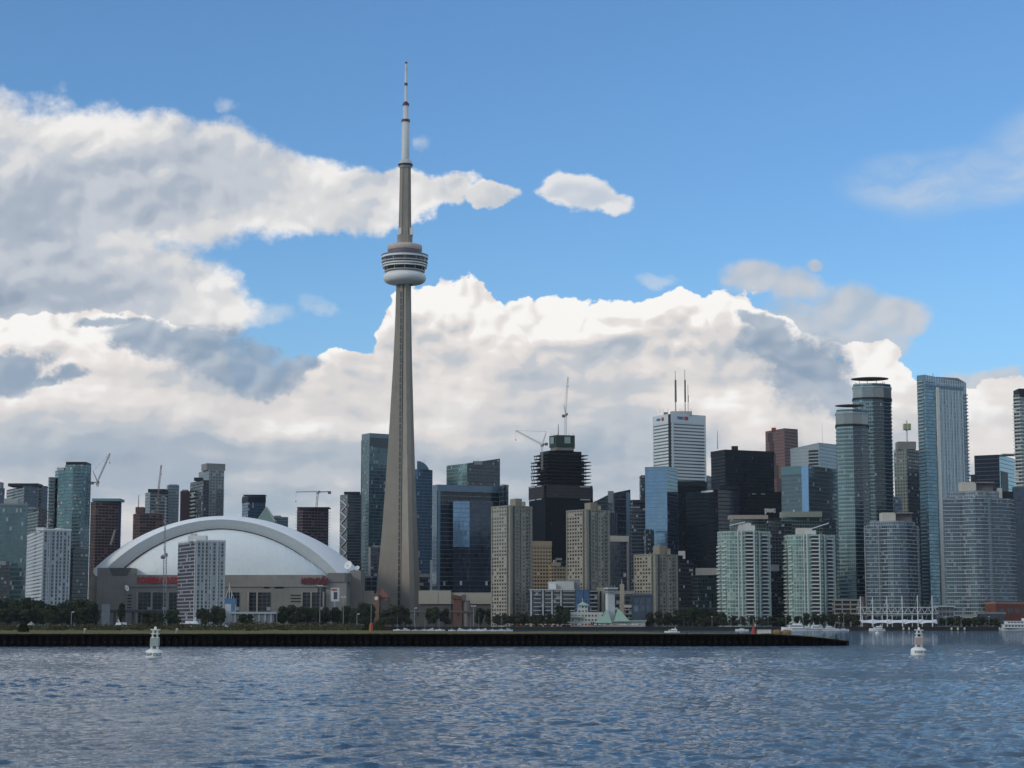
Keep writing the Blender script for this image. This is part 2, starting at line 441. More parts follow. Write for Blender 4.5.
class Bld: pass
def hit(C, d, px, py):
    r = ray(px, py); k_ = r[0] / r[1]
    t = (k_ * C[1] - C[0]) / (d[0] - k_ * d[1])
    return (C[0] + t * d[0], C[1] + t * d[1])
def B(name, label, xl, xc, xr, yt, D, m1, m2=None, cat='tower', a=63, zb=3.0, roof=None, part='facade', group=None, front=None, dep=None, slope=None, side=None):
    """a block with its near corner at column xc; front = outline given as (column, extra depth) points"""
    a = R(a); b = Bld()
    yb = yt + 12
    if front is not None:
        pts = [(xx(px, yb, D + dy), D + dy) for px, dy in front]
        dep = dep or 25
        l, r = pts[0], pts[-1]
        poly = pts + [(r[0] * (r[1] + dep) / r[1] - .8, r[1] + dep), (l[0] * (l[1] + dep) / l[1] + .8, l[1] + dep)]
        if poly[-2][0] == poly[-3][0] and False: pass
        nf = len(pts) - 1; zt = zz(yt, D)
    else:
        C = (xx(xc, yb, D), D); dl = (-math.cos(a), math.sin(a)); dr = (math.sin(a), math.cos(a))
        L = hit(C, dl, xl, yb) if xl < xc - .3 else None
        Rr = hit(C, dr, xr, yb) if xr > xc + .3 else None
        if L is None: q = dep or 30; L = (C[0] + dl[0] * q, C[1] + dl[1] * q)
        if Rr is None: q = dep or 30; Rr = (C[0] + dr[0] * q, C[1] + dr[1] * q)
        Bk = (L[0] + Rr[0] - C[0], L[1] + Rr[1] - C[1])
        poly = [L, C, Rr, Bk]; nf = 2; zt = zz(yt, D)
    b.poly, b.zt, b.zb, b.D = poly, zt, zb, D
    O = Vector((sum(p[0] for p in poly) / len(poly), sum(p[1] for p in poly) / len(poly), zb))
    b.root = thing(name, label, cat, O, group)
    mats = [m1, m2 or m1, roof or ROOF, side or m2 or m1]
    idx = [0 if (front is None and i == 0) else 1 for i in range(len(poly))]
    if front is not None: idx = [0] * len(poly)
    if side: idx[-1] = idx[-2] = 3
    zts = [zt] * len(poly)
    if slope: zts = [zz(s_, p[1]) for s_, p in zip(slope, poly)]
    b.zts = zts
    b.wall = MB().prism(poly, zb, zts, cap=2, mats=idx).build(part, mats, b.root)
    return b
def shrink(poly, o):
    """polygon offset outwards by o (negative: inwards)"""
    n = len(poly); res = []
    for i in range(n):
        p0, p1, p2 = Vector(poly[i - 1]), Vector(poly[i]), Vector(poly[(i + 1) % n])
        d1 = (p1 - p0).normalized(); d2 = (p2 - p1).normalized()
        n1, n2 = Vector((d1.y, -d1.x)), Vector((d2.y, -d2.x))
        k_ = 1 + n1.dot(n2)
        q = (n1 + n2) / max(k_, .3)
        res.append((p1.x + q.x * o, p1.y + q.y * o))
    return res
def copies(o, parent, dzs):
    for dz in dzs:
        c = o.copy(); COL.objects.link(c); c.parent = parent; c.location = (0, 0, dz)
def slabs(b, fh, out=.5, th=.35, m=None, z0=None, z1=None, name='floor_slab', poly=None, jit=0):
    m = m or SLABM; z0 = (z0 if z0 is not None else b.zb + fh); z1 = z1 or b.zt - .5
    o = MB().prism(shrink(poly or b.poly, out), z0, z0 + th, bottom=True).build(name, m, b.root)
    n = int((z1 - z0) / fh)
    copies(o, b.root, [fh * i for i in range(1, n + 1)])
def fp(b, i, t):
    p, q = b.poly[i], b.poly[(i + 1) % len(b.poly)]
    return (p[0] + (q[0] - p[0]) * t, p[1] + (q[1] - p[1]) * t)
def balconies(b, i, t0, t1, fh, out=1.5, rail=1.05, m=None, z0=None, z1=None):
    m = m or SLABM; z0 = z0 or b.zb + fh; z1 = z1 or b.zt - 2
    o = MB().obox(fp(b, i, t0), fp(b, i, t1), out, z0, z0 + .25).obox(fp(b, i, t0), fp(b, i, t1), .08, z0 + .25, z0 + rail, out=out - .08).build('balcony', m, b.root)
    copies(o, b.root, [fh * k_ for k_ in range(1, int((z1 - z0) / fh) + 1)])
def pier(b, i, t, w, out, m, z0=None, z1=None, name='pier'):
    p, q = Vector(b.poly[i]), Vector(b.poly[(i + 1) % len(b.poly)]); L = (q - p).length
    a_ = fp(b, i, t - w / L / 2); c_ = fp(b, i, t + w / L / 2)
    MB().obox(a_, c_, out, z0 or b.zb, z1 or b.zt).build(name, m, b.root)
def pent(b, pl, pr, yt, m=None, off=8, dep=12, name='mechanical_penthouse', z0=None, rot=0):
    D = b.D + off
    x0, x1 = xx(pl, yt, D), xx(pr, yt, D)
    zt = zz(yt, D)
    mb = MB(); z0 = z0 if z0 is not None else min(b.zts)
    if rot:
        c = R(27); w = (x1 - x0); dl = (-math.cos(R(63)), math.sin(R(63))); dr = (math.sin(R(63)), math.cos(R(63)))
        wl = dep; wr = max(2, (w - wl * -dl[0]) / dr[0])
        C = (x0 + wl * -dl[0], D)
        poly = [(C[0] + dl[0] * wl, C[1] + dl[1] * wl), C, (C[0] + dr[0] * wr, C[1] + dr[1] * wr)]
        poly.append((poly[0][0] + poly[2][0] - C[0], poly[0][1] + poly[2][1] - C[1]))
        mb.prism(poly, z0, zt)
    else: mb.box(x0, x1, D, D + dep, z0, zt)
    return mb.build(name, m or GREYP, b.root)
def mast(parent, px, y0, y1, D, r0=.5, r1=.2, m=None, name='antenna', z0=None):
    x = xx(px, y0, D)
    return MB().tube((x, D, z0 if z0 is not None else zz(y0, D)), (x, D, zz(y1, D)), r0, r1, 6).build(name, m or STEEL, parent)
def parapet(b, h=1.2, out=.15, m=None):
    p1 = shrink(b.poly, out); p0 = shrink(b.poly, -.5); mb = MB(); n = len(p1)
    for i in range(n):
        j = (i + 1) % n
        za, zb_ = b.zts[i], b.zts[j]
        A, Bq, Cq, Dq = p1[i], p1[j], p0[j], p0[i]
        mb.face([(*A, za - .3), (*Bq, zb_ - .3), (*Bq, zb_ + h), (*A, za + h)]); mb.face([(*A, za + h), (*Bq, zb_ + h), (*Cq, zb_ + h), (*Dq, za + h)])
        mb.face([(*Cq, zb_ - .3), (*Dq, za - .3), (*Dq, za + h), (*Cq, zb_ + h)])
    return mb.build('parapet', m or GREYP, b.root)

# ================================================================== ground, quay, water
def mat_grass():
    m = bpy.data.materials.new('grass'); m.use_nodes = True; t = NT(m.node_tree); b = t.n['Principled BSDF']
    g = t.new('ShaderNodeTexCoord').outputs['Object']
    n = t.noise(g, .09, 6, .6); n2 = t.noise(g, 1.3, 4, .6)
    c = t.mix(t.ss(n, .35, .65), (.115, .11, .045), (.17, .15, .07)); c = t.mix(t.ss(n2, .4, .7), c, (.09, .088, .038))
    t.put(b.inputs['Base Color'], c); b.inputs['Roughness'].default_value = .95; b.inputs['Specular IOR Level'].default_value = .03
    return m
GRASS = mat_grass()
ASPH = mat('asphalt', (.05, .05, .05), .9)
QUAY = mat('quay_concrete', (.030, .028, .027), .9)
o = MB().box(-30000, 30000, 1484, 60000, -2, 3.0).build('ground', [mat('city_ground', (.06, .06, .055), .95)]); tag(o, kind='structure')
o = MB().box(-900, 900, 1478, 1484, -2, 2.9).build('quay', QUAY); tag(o, kind='structure')

def mat_water():
    m = bpy.data.materials.new('water'); m.use_nodes = True; t = NT(m.node_tree); b = t.n['Principled BSDF']
    g = t.new('ShaderNodeTexCoord').outputs['Object']
    b.inputs['Base Color'].default_value = (.020, .050, .078, 1)
    b.inputs['Roughness'].default_value = .04; b.inputs['IOR'].default_value = 1.33
    y = t.sep(g)[1]
    n1 = t.noise(t.v('MULTIPLY', g, (.7, 1.3, 1)), 4.2, 4, .66)
    n2 = t.noise(t.v('MULTIPLY', g, (.42, 1.25, 1)), .60, 4, .6)
    gust = t.noise(t.v('MULTIPLY', g, (.30, 1.1, 1)), .09, 4, .6)
    n3 = t.noise(t.v('MULTIPLY', g, (.5, 1.2, 1)), .16, 3, .6)
    far = t.ss(y, 150, 520)
    h = t.m('ADD', t.m('MULTIPLY', n1, .044), t.m('MULTIPLY', n2, t.m('ADD', .085, t.m('MULTIPLY', far, .50))))
    h = t.m('ADD', h, t.m('MULTIPLY', t.m('MULTIPLY', n3, far), 2.4))
    h = t.m('MULTIPLY', h, t.lin(gust, .36, .64, .80, 1.55))
    bp = t.new('ShaderNodeBump'); bp.inputs['Strength'].default_value = 1.0; bp.inputs['Distance'].default_value = 1.0
    t.put(bp.inputs['Height'], h)
    t.l.new(bp.outputs[0], b.inputs['Normal'])
    return m
def build_water():
    ys = [-3000., -300., 8., 30.]; y = 44.
    while y < 420: ys.append(y); y += .16 + max(0, y - 60) * .0022
    while y < 2200: ys.append(y); y *= 1.05
    ys += [2600.]
    ts = list(np.linspace(-.315, .315, 900)); ts = [-6, -3, -1.5, -.9, -.6, -.42, -.35] + ts + [.35, .42, .6, .9, 1.5, 3, 6]
    Y, T = np.meshgrid(np.array(ys), np.array(ts), indexing='ij')
    X = T * np.where(Y < 8, 800.0, Y)
    X = np.where(Y < 8, T * (800), X)
    Z = np.zeros_like(X)
    rs = np.random.RandomState(5)
    fade = np.clip((Y - 36) / 10, 0, 1) * np.clip((520 - Y) / 200, 0, 1) * np.clip((.33 - np.abs(T)) / .015, 0, 1)
    env = .88 + .25 * np.sin(X * .041 + Y * .013 + 1) * np.sin(Y * .052 - X * .017) + .16 * np.sin(X * .11 + 2 + Y * .071)
    sp = np.gradient(np.array(ys))[:, None]
    for i in range(96):
        lam = .42 * (6.5) ** (rs.rand() ** 1.15); th = R(-62) + rs.randn() * R(34)
        kx, ky = math.cos(th) * 2 * math.pi / lam, math.sin(th) * 2 * math.pi / lam
        amp = .0098 * lam ** .95 * (.5 + rs.rand()) * .42
        ok = np.clip((lam / 2.2 - sp) / .3, 0, 1)
        ph = kx * X + ky * Y + rs.rand() * 6.28 + .8 * np.sin(X * .05 + i) * np.sin(Y * .04 + 2 * i)
        Z += amp * ok * 2.3 * np.exp(1.5 * (np.sin(ph) - 1))
    Z *= fade * env
    nr, nc = X.shape
    co = np.stack([X, Y, Z], -1).reshape(-1, 3).astype(np.float32)
    i = np.arange((nr - 1) * (nc - 1)); r, c = i // (nc - 1), i % (nc - 1)
    a = r * nc + c
    quads = np.stack([a, a + 1, a + nc + 1, a + nc], -1).astype(np.int32)
    me = bpy.data.meshes.new('water'); me.vertices.add(len(co)); me.vertices.foreach_set('co', co.ravel())
    me.loops.add(quads.size); me.loops.foreach_set('vertex_index', quads.ravel())
    me.polygons.add(len(quads)); me.polygons.foreach_set('loop_start', np.arange(0, quads.size, 4, dtype=np.int32))
    me.polygons.foreach_set('use_smooth', np.ones(len(quads), bool))
    me.update(calc_edges=True); me.validate()
    me.materials.append(mat_water())
    ob = bpy.data.objects.new('water', me); COL.objects.link(ob); tag(ob, kind='structure')
build_water()

# ------------------------------------------------------------------ the low grass spit in front
def spit():
    # top sheet, then the sheet-pile wall along its front
    fx = [(-260, 385, 2.50), (xx(0, 634, 385), 385, 2.50), (xx(400, 634, 387), 387, 2.52), (xx(640, 634, 391), 391, 2.48), (xx(775, 634, 395), 395, 2.42), (xx(812, 637, 397), 397, 1.9), (xx(846, 641, 399), 399, 1.05)]
    bx = [(xx(848, 641, 404), 404, 1.05), (xx(815, 637, 417), 417, 1.85), (xx(770, 634, 430), 430, 2.42), (xx(640, 632, 465), 465, 2.5), (xx(470, 632, 520), 520, 2.5), (xx(380, 630, 640), 640, 2.5), (xx(340, 630, 900), 900, 2.5), (-700, 900, 2.5)]
    mb = MB(); fr = fx; n = 60
    def lerp(pl, t):
        L = [0]
        for a, b in zip(pl, pl[1:]): L.append(L[-1] + math.dist(a[:2], b[:2]))
        s = t * L[-1]
        for k_ in range(len(pl) - 1):
            if s <= L[k_ + 1] + 1e-6:
                q = (s - L[k_]) / (L[k_ + 1] - L[k_]); return tuple(pl[k_][j] + (pl[k_ + 1][j] - pl[k_][j]) * q for j in range(3))
        return pl[-1]
    # match by column so the strips never cross
    bb = list(reversed(bx))
    def back_at(x, y):
        best = None
        for a, b in zip(bb, bb[1:]):
            ka, kb = a[0] / a[1], b[0] / b[1]; kx = x / y
            if min(ka, kb) - 1e-9 <= kx <= max(ka, kb) + 1e-9 and abs(kb - ka) > 1e-9:
                q = (kx - ka) / (kb - ka); best = tuple(a[j] + (b[j] - a[j]) * q for j in range(3))
        return best
    rows = []
    for i in range(241):
        p = lerp(fr, i / 240); q = back_at(p[0], p[1]) or (bb[-1] if p[0] > 0 else (p[0] / p[1] * 900, 900, 2.5))
        rows.append([tuple(p[j] + (q[j] - p[j]) * s for j in range(3)) for s in (0, .03, .12, .3, .6, 1)])
    for a, b in zip(rows, rows[1:]):
        for k_ in range(5):
            f = []
            for p in (a[k_], b[k_], b[k_ + 1], a[k_ + 1]):
                bump = 0.0 if p in (a[0], b[0]) else .18 * (mnoise.noise(Vector((p[0] * .06, p[1] * .05, 0))) + .3)
                f.append((p[0], p[1], p[2] + bump))
            mb.face(f)
        mb.face([a[5], b[5], (*b[5][:2], -1), (*a[5][:2], -1)][::-1])
    mb.face([rows[-1][0], rows[-1][5], (*rows[-1][5][:2], -1), (*rows[-1][0][:2], -1)][::-1])
    o = mb.build('grass_strip', GRASS, merge=True); tag(o, kind='structure')
    # sheet piles
    wm = mat('weathered_sheet_pile', (.0035, .003, .003), .9, var=.4, scale=1.5, spec=.1)
    cm = mat('pale_bolt_plate', (.030, .022, .018), .9, var=.6, scale=.7)
    capm = mat('timber_kerb', (.010, .009, .008), .9, var=.3, spec=.1)
    mb = MB(); s = 0.; P = 1.42; L = sum(math.dist(a[:2], b[:2]) for a, b in zip(fx, fx[1:])); N = int(L / P)
    for i in range(N):
        for (t0, d0, t1, d1) in ((0, 0, .3, 0), (.3, 0, .5, .28), (.5, .28, .8, .28), (.8, .28, 1, 0)):
            p, q = lerp(fx, (i + t0) / N), lerp(fx, (i + t1) / N)
            mb.face([(p[0], p[1] - .45 + d0, -1), (q[0], q[1] - .45 + d1, -1), (q[0], q[1] - .45 + d1, q[2] - .15), (p[0], p[1] - .45 + d0, p[2] - .15)])
        p = lerp(fx, (i + .02) / N); q = lerp(fx, (i + .3) / N); jz = random.uniform(-.06, .06)
        if p[2] > 2.2 and random.random() < .85: mb.face([(p[0], p[1] - .47, .78 + jz), (q[0] - .05, q[1] - .47, .78 + jz), (q[0] - .05, q[1] - .47, 1.02 + jz), (p[0], p[1] - .47, 1.02 + jz)], None, 1)
    for i in range(60):
        p, q = lerp(fx, i / 60), lerp(fx, (i + 1) / 60)
        mb.face([(p[0], p[1] - .6, p[2] - .3), (q[0], q[1] - .6, q[2] - .3), (q[0], q[1] - .6, q[2] + .02), (p[0], p[1] - .6, p[2] + .02)], None, 2)
        mb.face([(p[0], p[1] - .6, p[2] + .02), (q[0], q[1] - .6, q[2] + .02), (q[0], q[1] + .1, q[2] + .02), (p[0], p[1] + .1, p[2] + .02)], None, 2)
    p = fx[-1]; q = bx[0]
    mb.face([(p[0], p[1] - .45, -1), (q[0] + .2, q[1], -1), (q[0] + .2, q[1], q[2]), (p[0], p[1] - .45, p[2])])
    o = mb.build('retaining_wall', [wm, cm, capm], origin=(0, 385, 0))
    tag(o, 'black sheet pile retaining wall along the front of the low grass spit', 'retaining wall')
spit()

# ================================================================== the needle tower
def needle():
    D = 1863.; X0 = xx(402.2, 612, D)
    T = thing('observation_tower', 'very tall tapering concrete observation tower with round pod and white mast', 'tower', (X0, D, 3))
    k_ = D / F
    def Z(py): return zz(py, D)
    cm = mat('tower_concrete', (.295, .262, .215), .9, var=.10, scale=.08, stain=(.21, .18, .145))
    legs = [R(175), R(295), R(55)]
    prof = [(3, 28.5, 6.0), (21, 26.6, 5.9), (50, 24.0, 5.8), (99, 20.0, 5.6), (150, 16.6, 5.4), (197, 13.9, 5.2), (260, 10.6, 5.0), (300, 9.0, 4.9), (340, 8.1, 4.8)]
    def rt(z):
        for a, b in zip(prof, prof[1:]):
            if z <= b[0]: q = (z - a[0]) / (b[0] - a[0]); return a[1] + (b[1] - a[1]) * q, a[2] + (b[2] - a[2]) * q
        return prof[-1][1:]
    def ring(z):
        r, t = rt(z); c = min(5.6, r * .72); pts = []
        for i, a in enumerate(legs):
            d = Vector((math.cos(a), math.sin(a))); n = Vector((-d.y, d.x))
            nxt = legs[(i + 1) % 3]; am = a + ((nxt - a) % (2 * math.pi)) / 2
            root = .6 * t
            pts += [d * c * .55 - n * t / 2, d * r - n * t * .40, d * r + n * t * .40, d * c * .55 + n * t / 2]
            m_ = Vector((math.cos(am), math.sin(am))); mn = Vector((-m_.y, m_.x))
            pts += [m_ * c * .95 - mn * 1.9, m_ * c * .95 + mn * 1.9]
        return [(X0 + p.x, D + p.y, z) for p in pts]
    zs = [3 + i * (340 - 3) / 46 for i in range(47)]
    mb = MB(); prev = None
    for z in zs:
        cur = ring(z)
        if prev:
            n = len(cur)
            for i in range(n):
                j = (i + 1) % n; mb.face([prev[i], prev[j], cur[j], cur[i]])
        prev = cur
    mb.build('shaft', cm, T, merge=True)
    # glazed lift strips and window strip in the recesses between the legs
    gl = mat('elevator_glass', (.022, .028, .03), .35, var=.3)
    for i in (0, 1, 2):
        a = legs[i]; am = a + ((legs[(i + 1) % 3] - a) % (2 * math.pi)) / 2
        mb = MB(); m_ = Vector((math.cos(am), math.sin(am))); mn = Vector((-m_.y, m_.x))
        for z in [10 + 6.6 * q for q in range(49)]:
            r, t = rt(z); c = min(5.6, r * .72) * .95 + .08; r2, t2 = rt(z + 5.9); c2 = min(5.6, r2 * .72) * .95 + .08
            pa, pb = m_ * c - mn * 1.3, m_ * c + mn * 1.3; pc, pd = m_ * c2 + mn * 1.3, m_ * c2 - mn * 1.3
            mb.face([(X0 + pa.x, D + pa.y, z), (X0 + pb.x, D + pb.y, z), (X0 + pc.x, D + pc.y, z + 5.9), (X0 + pd.x, D + pd.y, z + 5.9)])
        mb.build('elevator_glazing', gl, T)
    # main pod (its front stands nearer than the axis)
    def ZP(py): return zz(py, D - 19)
    X1 = X0
    white = mat('pod_white', (.72, .71, .67), .6, var=.04); rib = mat('pod_grey', (.40, .38, .36), .6); glass = mat('pod_glass', (.018, .018, .022), .15, var=.3)
    pinkb = mat('pod_pink_band', (.52, .44, .38), .7); purp = mat('pod_window_band', (.12, .09, .11), .6)
    def ln(name, prof, m_, n=48, sm=True): return MB().lathe(X1, D, prof, n).build(name, m_, T, smooth=sm)
    zc = (ZP(268.9) + ZP(280.2)) / 2; hh = (ZP(268.9) - ZP(280.2)) / 2
    tor = [(8.0, ZP(281.6))] + [(14.8 + 6.6 * math.sin(q), zc - hh * math.cos(q)) for q in [R(v) for v in range(18, 166, 10)]] + [(17.5, ZP(268.6))]
    ln('radome', tor, white)
    g = ln('deck_windows', [(17.3, ZP(269)), (19.2, ZP(268)), (21.2, ZP(263.5)), (21.7, ZP(258)), (21.7, ZP(254.8)), (16.3, ZP(254.6))], glass, sm=False)
    for q, (r, y0, y1) in enumerate([(20.1, 268.7, 267.7), (22.1, 264.6, 263.2), (22.7, 262.3, 261.0), (23.0, 259.6, 258.4), (23.4, 255.3, 253.4)]):
        MB().lathe(X1, D, [(16.6, ZP(y0)), (r - .5, ZP(y0)), (r, ZP(y0) + .2), (r, ZP(y1)), (16.6, ZP(y1) + .01)], 48).build('deck_ring', white if q in (1, 2, 4) else rib, T)
    for q in range(12):
        a = .06
        if q: 
            c = first.copy(); COL.objects.link(c); c.parent = T; c.rotation_euler = (0, 0, 2 * math.pi * q / 12)
        else:
            mb = MB(); ca, sa = math.cos(a), math.sin(a)
            mb.bar((X1 + 19.6 * ca, D + 19.6 * sa, ZP(268)), (X1 + 22.2 * ca, D + 22.2 * sa, ZP(259)), .5).bar((X1 + 22.2 * ca, D + 22.2 * sa, ZP(259)), (X1 + 22.2 * ca, D + 22.2 * sa, ZP(254.5)), .5)
            first = mb.build('deck_rib', rib, T)
    ln('roof_deck', [(23.2, ZP(253.4)), (16, ZP(252.6))], rib)
    ln('guard_rail', [(23.1, ZP(253.4)), (23.5, ZP(251.9))], mat('rail_mesh', (.16, .18, .22), .6), sm=False)
    ln('restaurant_windows', [(16.2, ZP(253.2)), (17.0, ZP(250)), (16.6, ZP(246.9))], purp, sm=False)
    ln('upper_ring', [(16.8, ZP(247.2)), (17.3, ZP(246.8)), (17.3, ZP(242.6)), (16.6, ZP(241.7)), (6, ZP(240.6))], pinkb)
    # upper shaft with equipment blocks
    def hexa(r, z0, z1, ro=0): return [(X1 + r * math.cos(R(60 * i + ro)), D + r * math.sin(R(60 * i + ro))) for i in range(6)]
    MB().prism(hexa(7.6, 0, 0), Z(245), Z(235)).build('collar', cm, T)
    for sgn, xo in ((-1, -6.4), (1, 4.6)):
        MB().box(X1 + xo, X1 + xo + 3.4, D - 4, D + 4, Z(235.5), Z(228.5)).build('equipment_box', white, T)
    mb = MB(); h0, h1 = hexa(5.9, 0, 0), hexa(5.0, 0, 0)
    for i in range(6):
        j = (i + 1) % 6; mb.face([(*h0[i], Z(236)), (*h0[j], Z(236)), (*h1[j], Z(168)), (*h1[i], Z(168))])
    mb.build('upper_shaft', cm, T)
    for i in range(6):
        a0, a1 = h0[i], h1[i]
        MB().bar((a0[0], a0[1], Z(236)), (a1[0], a1[1], Z(168)), .9).build('shaft_rib', cm, T)
    ln('sky_deck', [(5.0, Z(168.4)), (6.6, Z(167)), (7.5, Z(165)), (7.5, Z(163.8)), (6.2, Z(162)), (5.2, Z(160.2)), (4.1, Z(159.6))], mat('sky_deck_white', (.45, .47, .47), .6), 32)
    ln('sky_deck_windows', [(7.2, Z(166.3)), (7.62, Z(165.2)), (7.62, Z(164.5))], glass, 32, False)
    dr = mat('warning_red', (.09, .02, .03), .6)
    mw = mat('mast_white', (.55, .56, .56), .5, var=.05)
    a_ = ln('antenna_mast', [(4.1, Z(160)), (3.9, Z(121.5)), (2.8, Z(121)), (2.7, Z(105)), (1.5, Z(104.5)), (1.2, Z(64)), (.4, Z(62))], mw, 16)
    for r, y0, y1 in ((4.5, 122.0, 119.6), (3.4, 105.6, 103.2), (1.9, 103.2, 101.8), (1.7, 85.6, 83.0), (1.25, 71, 62)):
        MB().lathe(X1, D, [(r * .6, Z(y0)), (r, Z(y0)), (r * .92, Z(y1)), (r * .3, Z(y1))], 12).build('warning_band', dr, a_)
    return T
needle()

# ================================================================== stadium with the arched roof
def stadium():
    D = 1720.; k_ = D / F
    xl, xr = xx(91, 560, D + 42), xx(353, 560, D + 42); xc = (xl + xr) / 2
    T = thing('stadium', 'wide stadium with white arched roof and grey concrete base', 'stadium', (xc, D + 60, 3))
    roofw = mat('roof_membrane', (.78, .80, .80), .55, var=.05, scale=.03, stain=(.66, .68, .68))
    roofg = mat('arch_face_grey', (.50, .53, .53), .6, var=.08)
    conc = mat('stadium_concrete', (.26, .245, .22), .9, var=.16, scale=.06, stain=(.19, .18, .165))
    conl = mat('stadium_light_precast', (.34, .31, .26), .9, var=.1, scale=.1)
    hw = (xr - xl) / 2; Yf = D + 30
    ztop, zend = zz(515.2, Yf + 10), zz(569, Yf)
    rise = ztop - zend; Rr = (hw * hw + rise * rise) / (2 * rise); cz = ztop - Rr; am = math.asin(hw / Rr)
    N = 72
    def arc(r, a, kx=1.0): return (xc + r * math.sin(a) * kx, cz + r * math.cos(a))
    angs = [-am + 2 * am * i / N for i in range(N + 1)]
    # barrel: top shell, bevel rim, front face
    def wv(a): return 4.5 + 8.0 * (abs(a) / am) ** 1.6
    def gv(a): return wv(a) + 8.6 + 3.0 * (abs(a) / am) ** 1.6
    rings = [(lambda a: Rr - 4, Yf + 170), (lambda a: Rr, Yf + 110), (lambda a: Rr, Yf + 22), (lambda a: Rr - wv(a) * .35, Yf + 9), (lambda a: Rr - wv(a), Yf)]
    def strip(ra, ya, rb, yb):
        mb = MB()
        for a, b in zip(angs, angs[1:]):
            p = [(*arc(ra(a), a), ya), (*arc(ra(b), b), ya), (*arc(rb(b), b), yb), (*arc(rb(a), a), yb)]
            mb.face([(q[0], q[2], q[1]) for q in p][::-1])
        return mb
    mb = MB()
    for (ra, ya), (rb, yb) in zip(rings, rings[1:]):
        s_ = strip(ra, ya, rb, yb); o_ = len(mb.v); mb.v += s_.v; mb.f += [tuple(k + o_ for k in f) for f in s_.f]; mb.u += s_.u; mb.m += s_.m
    arch = mb.build('roof_arch', roofw, T, smooth=True)
    strip(lambda a: Rr - wv(a), Yf - .05, gv and (lambda a: Rr - gv(a)), Yf + 4).build('arch_face', roofg, T, smooth=True)
    # inner dome panel: springs from a curved sill and rises to the arch
    zd = zz(581, Yf - 25); NA, NB = 64, 14
    ain = am * .80; xm = xc
    def dome(u, v):
        a = -ain + 2 * ain * u; q = arc(Rr - gv(a) - .3, a)
        w = abs(2 * u - 1)
        sx = xm + (q[0] - xm) * 1.0; ex = xx(130, 580, Yf) + (xx(327, 580, Yf) - xx(130, 580, Yf)) * u; ey = Yf + 3 - 27 * math.sqrt(max(0, 1 - w * w))
        s1 = 1 - math.cos(v * math.pi / 2) ; s2 = math.sin(v * math.pi / 2)
        topz = max(q[1], zd + .5)
        return (ex + (sx - ex) * s1, ey + (Yf + 5 - ey) * s1, zd + (topz - zd) * s2)
    mb = MB()
    for i in range(NA):
        for j in range(NB):
            mb.face([dome(i / NA, j / NB), dome((i + 1) / NA, j / NB), dome((i + 1) / NA, (j + 1) / NB), dome(i / NA, (j + 1) / NB)])
    dm = mb.build('roof_dome', mat('dome_membrane', (.70, .74, .73), .5, var=.03, scale=.03, stain=(.58, .62, .62)), T, smooth=True)
    for q in range(1, 20):   # low seams of the membrane
        mb = MB(); u = q / 20
        for j in range(NB - 1):
            a, b = dome(u, j / NB), dome(u, (j + 1) / NB)
            mb.bar((a[0], a[1] + .05, a[2]), (b[0], b[1] + .05, b[2]), .34)
        mb.build('roof_seam', roofw, dm)
    # dark bar painted in for the shaded gap below the arch face
    mb = MB()
    for a, b in zip(angs[3:-3], angs[4:-3]):
        p, q = arc(Rr - gv(a), a), arc(Rr - gv(b), b); mb.bar((p[0], Yf + 1.5, p[1]), (q[0], Yf + 1.5, q[1]), .8)
    mb.build('arch_gap_line', DARK, T)
    # concrete bowl: outline of many short sides
    def X(px, y=600, Y=D): return xx(px, y, Y)
    base = [(X(102), D + 26), (X(108), D + 8), (X(128), D), (X(128.1), D - 4), (X(318), D - 4), (X(318.1), D), (X(338), D + 8), (X(345), D + 26), (X(345), D + 190), (X(102), D + 190)]
    zt = zz(579, D)
    MB().prism(base, 3, zt - 1.0, cap=0).build('bowl_wall', conc, T)
    up = [(X(126), D - 1.5), (X(322), D - 1.5), (X(322), D + 60), (X(126), D + 60)]
    MB().prism(up, zt - 1, zz(585, D) + 9.0).build('upper_wall', conc, T)
    MB().box(X(127), X(327), D - 5.0, D - 3.7, zz(586.8, D), zz(585.8, D)).build('ledge', mat('ledge_grey', (.28, .26, .24), .8), T)
    # corner blocks carrying the arch
    for nm, a, b, c, d, y0, mm in (('corner_block', 97, 131, -2, 60, 567.8, conc), ('corner_block', 326, 346.5, -2, 60, 574, conc), ('corner_block', 346, 357, 40, 90, 570.5, conc), ('side_wing', 88, 100, 8, 40, 576, conl)):
        MB().box(X(a), X(b), D + c, D + d, 3, zz(y0, D + c)).build(nm, mm, T)
    mb = MB()   # angled haunch below each arch end
    for s in (1,):
        mb.face([(X(109), D - 2.2, zz(568, D)), (X(112), D - 2.2, zz(576, D)), (X(127), D - 2.2, zz(576, D)), (X(131), D - 2.2, zz(568, D))])
    mb.build('haunch', CONC_D, T)
    mb = MB().prism([(X(328), D - 3), (X(345), D - 3), (X(349), D + 8), (X(349), D + 30), (X(328), D + 30)], zz(582, D), zz(573, D), bottom=True); mb.build('haunch', mat('drum_grey', (.20, .19, .18), .8), T)
    # precast panels and glazed bays
    MB().box(X(112), X(129), D - 1.2, D + .3, 3, zz(592, D)).build('precast_panel', conl, T)
    gls = fac('stadium_glazing', (.10, .10, .10), (.006, .012, .022), 3.5, 4.0, .86, .9, rough=.15, blind=.02, ior=1.35)
    for a, b in ((139.5, 151.5), (154, 168), (170, 180), (228, 240), (250, 257), (258.5, 271), (303, 311), (312, 323)):
        f = MB().obox((X(a), D - 4), (X(b), D - 4), .5, 4, zz(592.5, D)).build('glazed_bay', gls, T)
    for a, b in ((127.5, 132.5), (291, 302)):
        for q in range(5):
            if a > 200 and q > 2: break
            MB().obox((X(a), D - 4), (X(b), D - 4), .3, zz(594.8 + 3.1 * q + 1.1, D), zz(594.8 + 3.1 * q, D)).build('louvre', DARK, T)
